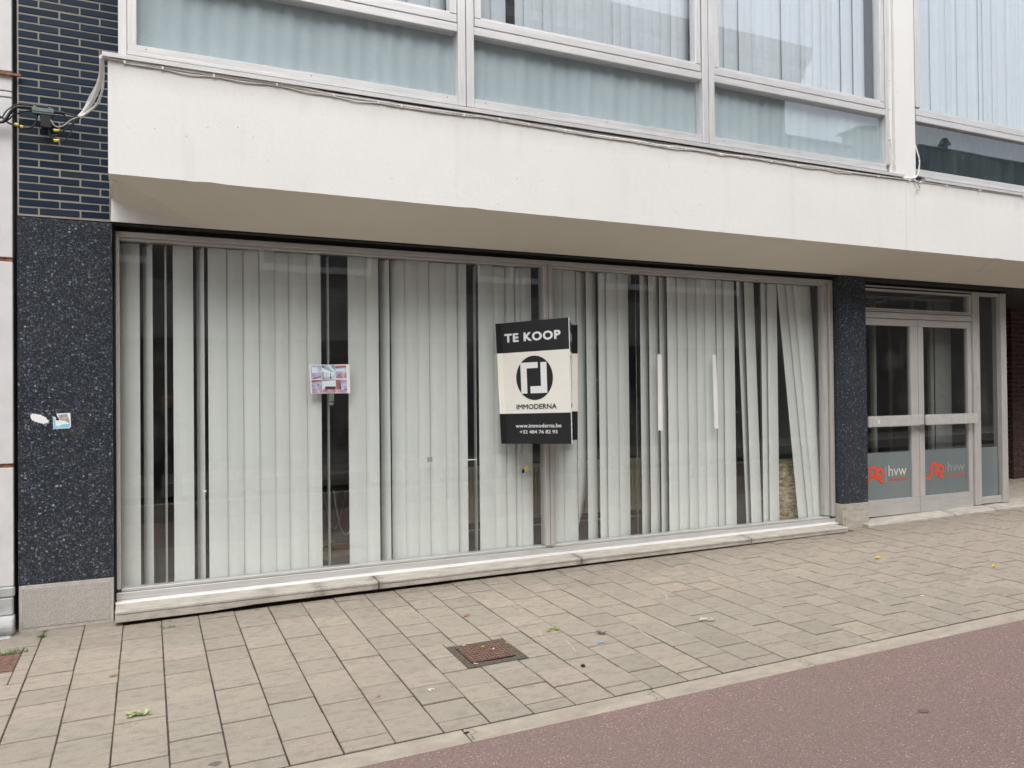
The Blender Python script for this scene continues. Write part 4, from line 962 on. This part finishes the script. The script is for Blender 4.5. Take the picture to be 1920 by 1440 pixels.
ph(.64, .52, .92, .96, violet, [([(.64, .88), (.92, .90), (.92, .96), (.64, .96)], redw), ([(.65, .76), (.9, .76), (.9, .86), (.65, .84)], pale), ([(.64, .52), (.92, .52), (.92, .68), (.72, .68)], rose)])
ph(.03, .02, .29, .47, violet, [([(.03, .38), (.29, .42), (.29, .47), (.03, .47)], redw), ([(.03, .02), (.29, .02), (.29, .12), (.03, .16)], rose), ([(.03, .25), (.06, .25), (.06, .29), (.03, .29)], deep), ([(.18, .27), (.21, .27), (.21, .31), (.18, .31)], deep)])
ph(.30, .02, .63, .48, pale, [([(.30, .02), (.63, .02), (.63, .14), (.30, .14)], rose), ([(.36, .14), (.63, .14), (.63, .24), (.36, .24)], deep), ([(.30, .43), (.63, .46), (.63, .48), (.30, .48)], redw)])
ph(.64, .02, .92, .47, violet, [([(.64, .14), (.77, .14), (.75, .47), (.64, .47)], redw), ([(.64, .02), (.92, .02), (.86, .12), (.64, .12)], rose), ([(.73, .14), (.77, .14), (.75, .45), (.745, .45)], deep), ([(.85, .12), (.92, .12), (.92, .14), (.85, .14)], deep)])
q = MB(); rr = random.Random(2); pts = []
for k in range(40):
    a = 2*math.pi*k/40; r = 1+(.28 if k % 2 else 0)*rr.random(); x = .05*math.cos(a)*r; z = .026*math.sin(a)*r
    pts.append((-.632+x*.96, -.0008, 1.358+z-x*.32))
q.prism(pts, (0, -1, 0), .0006); tag(q.build('torn_sticker', M['white']), 'torn white sticker remnant on terrazzo, left of blue sticker', 'sticker')
stk = thing('sticker', 'square sticker with grey picture and blue rim on terrazzo', 'sticker')
Ps = panel_map((-.553, -.0008, 1.291), (-.453, -.0008, 1.292), (-.456, -.0008, 1.393), (-.556, -.0008, 1.388))
def sq(m, pts, l, nm): q = MB(); q.poly([Ps(a, b, l) for a, b in pts]); return q.build(nm, m, stk)
sq(M['white'], [(0, 0), (.93, 0), (.93, .06), (1, .08), (1, .98), (.9, 1), (.22, 1), (.22, .82), (0, .8)], .0005, 'sheet')
sq(plain('sticker_blue', (.22, .58, .78), .5), [(.02, .04), (.15, .04), (.35, .06), (.9, .04), (.96, .3), (.55, .28), (.3, .16), (.14, .2), (.12, .7), (.02, .72)], .001, 'blue_rim')
sq(plain('sticker_grey', (.36, .34, .33), .6, var=.4, nscale=60), [(.3, .9), (.8, .95), (.93, .55), (.93, .32), (.65, .52), (.42, .55)], .0012, 'grey_picture')
sq(M['ink'], [(.1, .78), (.2, .98), (.26, .8), (.38, .6), (.3, .55), (.14, .58), (.2, .7)], .0014, 'dark_figure')
for i, (xa, xb_, ca, cb_, lab) in enumerate(((4.262, 4.308, 4.262, 4.309, 'white vertical paper strip nearer the for sale board'), (4.896, 4.938, 4.911, 4.955, 'white vertical paper strip nearer the right pier'))):
    q = MB(); q.prism([(ca, .1245, 1.133), (cb_, .1245, 1.131), (xb_, .1245, 1.835), (xa, .1245, 1.836)], (0, -1, 0), .001)
    tag(q.build('paper_strip', M['white']), lab, 'paper strip', 'white strips on the right pane')
for i, (b, m, lab) in enumerate((((2.030, 2.072, .946, .984), 'gcable', 'square pale tape patch on the left pane right of middle'), ((2.376, 2.455, .944, .952), 'white', 'thin white tape sliver across the dark gap in the blind'), ((.357, .378, .812, .822), 'white', 'tiny white paper fleck low on the left pane'), ((2.838, 2.884, .884, .972), 'alu', 'small grey metal plate on the glass left of mullion'))):
    q = MB(); q.box(b[0], b[1], .1225, .1245, b[2], b[3]); tag(q.build('tape_patch', M[m]), lab, 'tape')
ys = thing('torn_label', 'torn yellow and black label on glass below the for sale board', 'label')
q = MB(); q.prism([(2.885, .1245, .835), (2.905, .1245, .868), (2.938, .1245, .878), (2.935, .1245, .86), (2.91, .1245, .832)], (0, -1, 0), .001); q.build('yellow_part', M['yellow'], ys)
q = MB(); q.prism([(2.872, .1245, .808), (2.868, .1245, .835), (2.885, .1245, .855), (2.893, .1245, .83), (2.885, .1245, .812)], (0, -1, 0), .0012); q.build('black_part', M['ink'], ys)

# ================================================================== COVERS IN THE PAVEMENT
mc = thing('drain_cover', 'rusty pierced drain cover in soil filled square in the pavement', 'drain cover')
h = holes[0]; g4 = lambda x, y, dz=0.: (x, y, gz(x, y)+dz)
q = MB(); nx = 26
for i in range(nx):
    for j in range(nx):
        xs = [h[0]+.002+(h[1]-h[0]-.004)*t/nx for t in (i, i+1)]; ys_ = [h[2]+.002+(h[3]-h[2]-.004)*t/nx for t in (j, j+1)]
        hh = lambda x, y: -.0012+.0025*noise.noise(Vector((x*40, y*40, 0)))
        q.poly([g4(xs[0], ys_[0], hh(xs[0], ys_[0])), g4(xs[1], ys_[0], hh(xs[1], ys_[0])), g4(xs[1], ys_[1], hh(xs[1], ys_[1])), g4(xs[0], ys_[1], hh(xs[0], ys_[1]))])
q.build('soil_bed', plain('dirty_soil', (.12, .098, .075), .95, var=.6, nscale=90, bumpy=.6), mc)
q = MB(); c0 = (1.645, 1.915, -1.765, -1.51); NXc, NYc = 12, 8
for i in range(NXc):
    for j in range(NYc):
        xa = c0[0]+(c0[1]-c0[0])*i/NXc; xb_ = c0[0]+(c0[1]-c0[0])*(i+1)/NXc; ya = c0[2]+(c0[3]-c0[2])*j/NYc; yb = c0[2]+(c0[3]-c0[2])*(j+1)/NYc
        mx, my = (xa+xb_)/2, (ya+yb)/2; ww, hh_ = (xb_-xa)*.30, (yb-ya)*.26; s = 1 if (i+j) % 2 else -1
        inn = [(mx-ww, my-hh_+s*.003), (mx+ww, my-hh_-s*.003), (mx+ww, my+hh_-s*.003), (mx-ww, my+hh_+s*.003)]; outp = [(xa, ya), (xb_, ya), (xb_, yb), (xa, yb)]
        for a in range(4):
            b = (a+1) % 4
            q.poly([g4(*outp[a], .006), g4(*outp[b], .006), g4(*inn[b], .006), g4(*inn[a], .006)])
            q.poly([g4(*inn[a], .006), g4(*inn[b], .006), g4(*inn[b], .002), g4(*inn[a], .002)])
q.build('pierced_plate', M['rust'], mc)
q = MB(); q.hexa([g4(c0[0], c0[2], -.006), g4(c0[1], c0[2], -.006), g4(c0[1], c0[3], -.006), g4(c0[0], c0[3], -.006), g4(c0[0], c0[2], .0019), g4(c0[1], c0[2], .0019), g4(c0[1], c0[3], .0019), g4(c0[0], c0[3], .0019)]); q.build('hole_shade_block', M['black'], mc)  # black block standing in for the shade down the plate's holes
h = holes[1]; rcv = thing('meter_cover', 'small rusty red iron cover at the left edge of the pavement', 'drain cover')
q = MB(); q.hexa([g4(h[0], h[2], -.04), g4(h[1]-.004, h[2]+.004, -.04), g4(h[1]-.004, h[3]-.004, -.04), g4(h[0], h[3]-.004, -.04), g4(h[0], h[2], -.003), g4(h[1]-.004, h[2]+.004, -.003), g4(h[1]-.004, h[3]-.004, -.003), g4(h[0], h[3]-.004, -.003)]); q.build('plate', M['rust'], rcv, bevel=.004)
for i in range(6):
    for j in range(6):
        x = h[0]+.04+i*.052; y = h[2]+.035+j*.052; q = MB()
        z = gz(x, y)-.003; q.box(x-.018, x+.018, y-.004, y+.004, z, z+.003) if (i+j) % 2 else q.box(x-.004, x+.004, y-.018, y+.018, z, z+.003)
        q.build('tread_bar', M['rust'], rcv)
q = MB(); q.tube([g4(-.86+.07*math.cos(a), -.59+.07*math.sin(a), .0) for a in [k*math.pi/12 for k in range(25)]], .004, 5, 1); q.build('ring', M['rust'], rcv)

# ================================================================== SMALL THINGS ON THE GROUND
def leafy(name, x, y, size, m, label, cat, n=1, rot=0., flat=.3, group=None, seed=0):
    rr = random.Random(seed); q = MB()
    for k in range(n):
        a = rot+(k*2.4 if n > 1 else 0); ox, oy = (rr.uniform(-.5, .5)*size*1.5, rr.uniform(-.4, .4)*size) if n > 1 else (0, 0)
        Ls = size*(.6+.5*rr.random()) if n > 1 else size; W_ = Ls*.32; tilt = rr.uniform(.05, flat)
        prev = None
        for t in range(7):
            s = t/6; wd = W_*math.sin(math.pi*min(1, s*.95+.03))**.8; cx = Ls*(s-.5); zc = .004+tilt*Ls*abs(s-.4)*.8+.012*size/.05*rr.random()*.3
            l = (cx, wd/2, zc+wd*.18); c = (cx, 0, zc); r = (cx, -wd/2, zc+wd*.12); tr = lambda p: (x+ox+p[0]*math.cos(a)-p[1]*math.sin(a), y+oy+p[0]*math.sin(a)+p[1]*math.cos(a), gz(x, y)+p[2])
            cur = [tr(l), tr(c), tr(r)]
            if prev: q.poly([prev[0], prev[1], cur[1], cur[0]]); q.poly([prev[1], prev[2], cur[2], cur[1]])
            prev = cur
    return tag(q.build(name, m, smooth=True), label, cat, group)
leafy('fallen_leaf', 5.675, -1.06, .10, M['yleaf'], 'bright yellow leaf on the pavers before the pier', 'leaf', rot=.2, flat=.2)
leafy('fallen_leaf', 6.243, -1.698, .06, M['yleaf'], 'small yellow leaf furthest right on the pavement', 'leaf', rot=.7, flat=.9)
leafy('fallen_leaf', -.173, -1.084, .055, M['oleaf'], 'small orange brown leaf at left below terrazzo column', 'leaf', rot=.2)
leafy('leaf_sprig', -.045, -1.69, .065, M['gleaf'], 'crumpled pale green sprig at the lower left of the pavement', 'leaf', n=12, flat=.8, seed=3)
leafy('leaf_sprig', 2.308, -1.465, .055, plain('olive_leaf', (.26, .36, .05), .6, var=.3, nscale=40), 'olive green sprig right of the drain cover', 'leaf', n=6, flat=.5, seed=5)
leafy('plastic_scrap', 2.454, -1.808, .05, M['bluep'], 'bright blue plastic scrap on the pavers', 'litter', rot=.1, flat=.2)
leafy('dark_litter', 2.56, -1.67, .085, M['gum'], 'curled dark leaf scrap just above the blue scrap', 'litter', n=3, flat=.5, seed=9)
leafy('paper_scrap', 3.288, -1.74, .08, plain('stained_tissue', (.62, .55, .5), .8, var=.35, nscale=60), 'crumpled pinkish white tissue right of the chalk marks', 'litter', n=4, flat=.8, seed=12)
leafy('fallen_leaf', 1.93, -.96, .07, M['oleaf'], 'dull reddish leaf above the drain cover', 'leaf', rot=.3, flat=.2)
leafy('fallen_leaf', 1.05, -1.98, .035, M['oleaf'], 'tiny brown leaf on pavers left of drain cover', 'leaf', rot=.3, flat=.2)
leafy('paper_scrap', 2.30, -.955, .035, M['gleaf'], 'tiny pale green petal near chalk mark', 'litter', rot=.5)
leafy('paper_scrap', 5.02, -1.99, .045, M['white'], 'small bright white paper scrap near the kerb at right', 'litter', rot=.1, flat=.1)
leafy('paper_scrap', 1.333, -2.022, .04, M['white'], 'small white flake left of drain cover', 'litter', n=3, flat=.1, seed=21)
for i, (x, y) in enumerate(((1.797, -1.554), (1.839, -1.615), (1.951, -1.559), (1.704, -1.488), (1.746, -1.468), (1.655, -1.79))):
    leafy('petal', x, y, .03, M['white'] if i % 2 else M['yleaf'], ('cream petal in the middle of the rusty drain plate', 'yellow petal low on the rusty drain plate', 'cream petal at the top right corner of the drain square', 'yellow petal at the upper edge of the drain square', 'cream petal beside the yellow one at the upper drain edge', 'pale sliver at the lower left of the drain square')[i], 'petal', rot=i*1.1, flat=.3, group='petals on the drain cover', seed=i)
def blob(name, x, y, rx, ry, m, label, cat, h=.003, seed=0, lvl=.001):
    q = MB(); rr = random.Random(seed); k = 16; ring = [(x+rx*math.cos(2*math.pi*i/k)*(1+.2*rr.uniform(-1, 1)), y+ry*math.sin(2*math.pi*i/k)*(1+.2*rr.uniform(-1, 1))) for i in range(k)]
    for i in range(k):
        a, b = ring[i], ring[(i+1) % k]; ia = (x+(a[0]-x)*.7, y+(a[1]-y)*.7); ib = (x+(b[0]-x)*.7, y+(b[1]-y)*.7)
        q.poly([g4(*a, 0), g4(*b, 0), g4(*ib, h), g4(*ia, h)]); q.poly([g4(*ia, h), g4(*ib, h), g4(x, y, h)])
    return tag(q.build(name, m, smooth=True), label, cat)
blob('gum_spot', 2.284, -2.243, .035, .028, M['gum'], 'grey chewing gum spot near the kerb below blue scrap', 'gum', .002)
blob('gum_spot', .252, -2.34, .026, .022, M['gum'], 'dark chewing gum spot at the bottom left of the pavement', 'gum', .002, 2)
blob('pebble', 2.177, -2.079, .012, .014, M['black'], 'tiny black pebble above the grey gum spot', 'pebble', .012, 3)
blob('gum_spot', 1.305, -2.539, .016, .009, M['black'], 'black blob on the kerb stone left of centre', 'gum', .004, 4)
blob('gum_spot', 1.33, -2.02+.24, .018, .008, M['gum'], 'small dark smear on pavers left of drain cover', 'gum', .002, 5)
def loc_path(x, y): return gz(x, y)-.004
q = MB(); blob('tar_spot', 3.35, -3.28, .028, .02, plain('faint_tar', (.185, .135, .125), .9), 'dark spot on the red asphalt', 'tar spot', .001, 6)
chs = [([(2.215, -1.396), (2.229, -1.449), (2.198, -1.533), (2.192, -1.637), (2.2, -1.662)], 'curved chalk stroke just right of the drain cover'), ([(2.32, -.848), (2.309, -1.035)], 'short straight chalk stroke nearest the window sill'), ([(2.819, -1.626), (2.784, -1.824), (2.776, -1.937)], 'chalk stroke above and right of the blue scrap'), ([(3.023, -1.534), (3.007, -1.708), (3.016, -1.862), (3.033, -1.936)], 'long chalk stroke running left of the tissue'), ([(2.845, -.907), (3.037, -.881), (3.13, -.88)], 'chalk stroke parallel to the wall in mid pavement'), ([(3.22, -.957), (3.399, -.936), (3.43, -1.094), (3.355, -1.237)], 'hooked chalk stroke below the window centre'), ([(3.053, -2.146), (3.215, -2.144)], 'short chalk stroke near the kerb'), ([(4.68, -1.873), (4.618, -2.013)], 'pale chalk scuff furthest right near the kerb'), ([(2.294, -1.677), (2.257, -1.861)], 'faint chalk stroke left of the blue scrap'), ([(4.013, -.886), (3.967, -1.038)], 'small chalk stroke right of the hooked one')]
for pts, lab in chs:
    sp = smooth2(pts, 6); rr = random.Random(len(sp)+int(pts[0][0]*100))
    q = ribbon(sp, [.002+.007*rr.random() for _ in sp], lambda u, v: (u, v, gz(u, v)+.0022)); tag(q.build('chalk_stroke', M['chalk']), lab, 'chalk mark', 'chalk strokes on the pavement')
def tuft(x, y, n, hgt, spread, label, seed):
    rr = random.Random(seed); q = MB()
    for k in range(n):
        a = rr.uniform(0, 6.28); ox, oy = rr.gauss(0, spread), rr.gauss(0, spread*.3); l = hgt*rr.uniform(.5, 1.1); bend = l*rr.uniform(.3, 1.1); w = .0022
        px, py = -math.sin(a)*w, math.cos(a)*w; P0 = Vector((x+ox, y+oy, gz(x, y)-.004)); pr_ = None
        for t in range(4):
            s = t/3; c = P0+Vector((math.cos(a)*bend*s*s, math.sin(a)*bend*s*s, l*s*(1-.25*s))); ww = (1-s)+.1
            cur = [c+Vector((px, py, 0))*ww, c-Vector((px, py, 0))*ww]
            if pr_: q.poly([pr_[0], pr_[1], cur[1], cur[0]])
            pr_ = cur
    return tag(q.build('weed_tuft', M['grass']), label, 'weed')
tuft(-.603, -.165, 40, .045, .012, 'spiky grass tuft at the foot of the column', 1)
tuft(-.75, -.41, 90, .04, .06, 'low grass clump along the rusty red cover', 2); tuft(.115, -.31, 50, .022, .022, 'small flat grass tuft in a joint before the sill', 3)
tuft(-.36, -.52, 14, .012, .006, 'tiny moss sprout in the joint right of column foot', 4); tuft(-.60, -.50, 12, .012, .006, 'tiny moss sprout beside the rusty cover', 6)
rr = random.Random(8); q = MB()       # leaf litter and grit swept under the sill
for i in range(420):
    x = rr.uniform(-.7, 6.3) if rr.random() < .8 else rr.gauss(1.9, .5); y = -.16-abs(rr.gauss(0, .035)) if rr.random() < .6 else rr.uniform(-.14, -.02)
    if x < -.2: y = -.02-abs(rr.gauss(0, .02))
    s = rr.uniform(.003, .012); a = rr.uniform(0, 6.28); z = gz(x, y)+rr.uniform(.001, .004)
    q.poly([(x+s*math.cos(a+k*1.6), y+s*.7*math.sin(a+k*1.6), z+rr.uniform(0, .003)) for k in range(4)])
tag(q.build('leaf_litter', plain('dry_litter', (.24, .16, .08), .9, var=.8, nscale=50)), 'dry leaf litter gathered under the stone sill', 'litter', kind='stuff')
q = MB()
for i in range(380):
    x = rr.uniform(-1, 8); y = rr.uniform(-2.45, -.1); s = rr.uniform(.0015, .0045); a = rr.uniform(0, 6.28); z = gz(x, y)+.001
    q.poly([(x+s*math.cos(a+k*1.57), y+s*math.sin(a+k*1.57), z+(.002 if k % 2 else 0)) for k in range(4)])
tag(q.build('pale_grit', M['chalk']), 'scattered pale grit on the pavers', 'grit', kind='stuff')
def crack(x, m, label=None):   # kerb cracks
    rr = random.Random(int(x*10)); pts = [(x+rr.uniform(-.03, .03), YK-.01-(.115)*t/7) for t in range(8)]
    q = ribbon(pts, .003, lambda u, v: (u, v, gz(u, v)+.0012)); return q.build('crack', M['joint'], pavement)
for x in (1.33, 2.30, 3.30): crack(x, None)

# ================================================================== ACROSS THE STREET (seen mirrored in the panes)
YO = -14.
ob = thing('opposite_building', 'tall brick house across the street, mirrored in the panes', 'house')
B('wall', M['opwall'], ob, (-8, 18.3, YO-8, YO, -.3, 11.3), (-8, -7.9, YO-8, YO, 2, 3))
B('rendered_base', M['render'], ob, (-8, 18.3, YO, YO+.06, 2.86, 4.2))
q = MB(); q.extrude_x([(YO, 11.25), (YO+.25, 11.35), (YO+.3, 11.6), (YO+.55, 11.75), (YO+.6, 12.15), (YO-.3, 12.15)], -8.4, 18.9); q.build('cornice', M['opwhite'], ob)
for a, b in ((-.6, .1), (1.6, 2.9), (4.8, 6.4), (8.3, 10.0), (11.5, 13.5), (15, 17), (-5.4, -3.2)): B('shopfront', M['opglass'], ob, (a, b, YO, YO+.03, -.1, 2.8))
for a, b in ((-6, -3.6), (-2.2, 0), (2.6, 5.2), (8.35, 10.3), (12.4, 14.1), (14.7, 17.4)):
    for z in (4.72,):
        w = B('window', M['opglass'], ob, (a, b, YO, YO+.04, z, z+1.9)); B('frame', M['opwhite'], w, (a-.1, b+.1, YO, YO+.09, z-.16, z), (a-.1, a, YO, YO+.09, z, z+1.9), (b, b+.1, YO, YO+.09, z, z+1.9), (a-.1, b+.1, YO, YO+.09, z+1.9, z+2.0), ((a+b)/2-.06, (a+b)/2+.06, YO+.04, YO+.09, z, z+1.9))
lo = thing('low_house', 'lower tiled house beside the tall one, mirrored upstairs', 'house')
YR = YO-4.5
B('wall', M['opwall'], lo, (18.4, 30.2, YO-9, YO-1, -.3, 7.4))
def roof_on(par, x0, x1, ze, zr, m):
    q = MB(); q.poly([(x0, YO-.8, ze), (x1, YO-.8, ze), (x1, YR, zr), (x0, YR, zr)]); q.poly([(x0, YO-8.4, ze), (x0, YR, zr), (x1, YR, zr), (x1, YO-8.4, ze)]); q.poly([(x0, YO-.8, ze), (x0, YR, zr), (x0, YO-8.4, ze)]); q.poly([(x1, YO-.8, ze), (x1, YR, zr), (x1, YO-8.4, ze)])
    rf = q.build('roof', m, par); q = MB(); dl = Vector((0, YR-(YO-.8), zr-ze)); L_ = dl.length; k = int((x1-x0)/.17)
    for i in range(k): q.cyl((x0+.08+i*.17, YO-.82, ze+.03), .055, dl, L_, 6)
    tag(q.build('tile_ridges', m, par), kind='stuff'); q = MB(); q.cyl((x0, YR, zr+.02), .13, (1, 0, 0), x1-x0, 8); q.build('ridge_tiles', m, rf); return rf
rf = roof_on(lo, 18.4, 30.2, 7.4, 11.35, M['roof'])
q = MB(); q.box(26.2, 27.9, YR-.4, YR+.4, 10.6, 12.1); q.build('chimney', M['render'], rf); q = MB(); q.hexa([(25.9, YR-.5, 11.95), (28.2, YR-.5, 12.15), (28.2, YR+.5, 12.15), (25.9, YR+.5, 11.95), (26.1, YR-.5, 12.1), (28.0, YR-.5, 12.38), (28.0, YR+.5, 12.38), (26.1, YR+.5, 12.1)]); q.build('chimney_cap', M['roof'], rf)
fh = thing('gabled_house', 'dark gabled house furthest along the opposite row', 'house')
B('wall', M['opwall'], fh, (30.3, 56, YO-9, YO-1, -.3, 7.8))
rf2 = roof_on(fh, 30.3, 56, 7.7, 11.9, M['roof'])
q = MB(); q.cyl((31.9, YR, 11.8), .13, (0, 0, 1), .42, 10); q.cyl((31.9, YR, 12.18), .27, (0, 0, 1), .30, 10, .1); q.build('roof_vent', M['roof'], rf2)
q = MB(); q.poly([(36, YO-.4, 7.6), (44, YO-.4, 7.6), (40, YO-.4, 11.6)]); q.poly([(36, YO-.4, 7.6), (40, YO-.4, 11.6), (40, YR, 11.6), (36, YR, 7.6)]); q.poly([(44, YO-.4, 7.6), (40, YO-.4, 11.6), (40, YR, 11.6), (44, YR, 7.6)]); q.build('dormer_gable', M['render'], rf2)

# ------------------------------------------------------------------ the person taking the picture
def person():
    me = bpy.data.meshes.new('person'); bx, by = .26, -6.33
    J = dict(pel=(0, 0, .93), ch=(0, .02, 1.22), nk=(0, .02, 1.40), hl=(-.10, 0, .90), kl=(-.13, .03, .50), al=(-.14, 0, .09), tl=(-.15, .13, .05), hr=(.10, 0, .90), kr=(.13, .03, .50), ar=(.15, 0, .09), tr=(.17, .13, .05),
             sl=(-.19, .02, 1.36), el=(-.30, .10, 1.16), wl=(-.28, .28, 1.36), sr=(.19, .02, 1.36), er=(.26, .12, 1.14), wr=(-.02, .29, 1.36), hd0=(0, .03, 1.47), hd=(0, .05, 1.56), hd2=(0, .05, 1.64))
    R = dict(pel=.15, ch=.165, nk=.065, hl=.10, kl=.068, al=.05, tl=.045, hr=.10, kr=.068, ar=.05, tr=.045, sl=.07, el=.052, wl=.032, sr=.07, er=.052, wr=.032, hd0=.07, hd=.10, hd2=.075)
    E = [('pel', 'ch'), ('ch', 'nk'), ('nk', 'hd0'), ('hd0', 'hd'), ('hd', 'hd2'), ('pel', 'hl'), ('hl', 'kl'), ('kl', 'al'), ('al', 'tl'), ('pel', 'hr'), ('hr', 'kr'), ('kr', 'ar'), ('ar', 'tr'), ('ch', 'sl'), ('sl', 'el'), ('el', 'wl'), ('ch', 'sr'), ('sr', 'er'), ('er', 'wr')]
    K = list(J); me.from_pydata([(bx+J[k][0], by+J[k][1], J[k][2]-.12) for k in K], [(K.index(a), K.index(b)) for a, b in E], [])
    o = link('person', me); md = o.modifiers.new('skin', 'SKIN')
    for i, k in enumerate(K): me.skin_vertices[0].data[i].radius = (R[k], R[k]*(.72 if k in ('pel', 'ch') else 1))
    me.skin_vertices[0].data[0].use_root = True
    sb = o.modifiers.new('sub', 'SUBSURF'); sb.levels = sb.render_levels = 2
    me.materials.append(M['coat'])
    bpy.context.view_layer.update(); dg = bpy.context.evaluated_depsgraph_get(); nm = bpy.data.meshes.new_from_object(o.evaluated_get(dg)); o.modifiers.clear(); o.data = nm
    nm.materials.clear(); nm.materials.append(M['coat']); nm.materials.append(M['skin']); nm.materials.append(M['trouser']); nm.materials.append(M['hair'])
    for p in nm.polygons:
        z = p.center.z; p.use_smooth = True
        p.material_index = 2 if z < .72 else (1 if z > 1.32 and abs(p.center.x-bx) < .13 and p.center.y > by+.06 and z < 1.50 else (3 if z > 1.38 and abs(p.center.x-bx) < .14 else 0))
    tag(o, 'person in navy coat raising a phone, mirrored in the left pane', 'person')
    hd = None
    for s, (wx, wy, wz) in ((-1, (bx-.28, by+.28, 1.24)), (1, (bx-.02, by+.29, 1.24))):
        for f_ in range(4):
            q = MB(); zz = wz+.02+f_*.018; q.tube([(wx, wy, wz+.01), (wx+s*-.0, wy+.05, zz), (wx-s*.03, wy+.085, zz+.005), (wx-s*.055, wy+.08, zz+.006)], .0085, 6, 3, .006); q.build('finger', M['skin'], o)
        q = MB(); q.tube([(wx, wy, wz), (wx-s*.02, wy+.03, wz+.0), (wx-s*.05, wy+.05, wz+.02)], .011, 6, 3, .007); q.build('thumb', M['skin'], o)
    q = MB(); q.box(bx-.24, bx-.08, by+.335, by+.343, 1.22, 1.30); tag(q.build('smartphone', M['black'], bevel=.003), 'black phone held up sideways by the photographer', 'phone')
person()
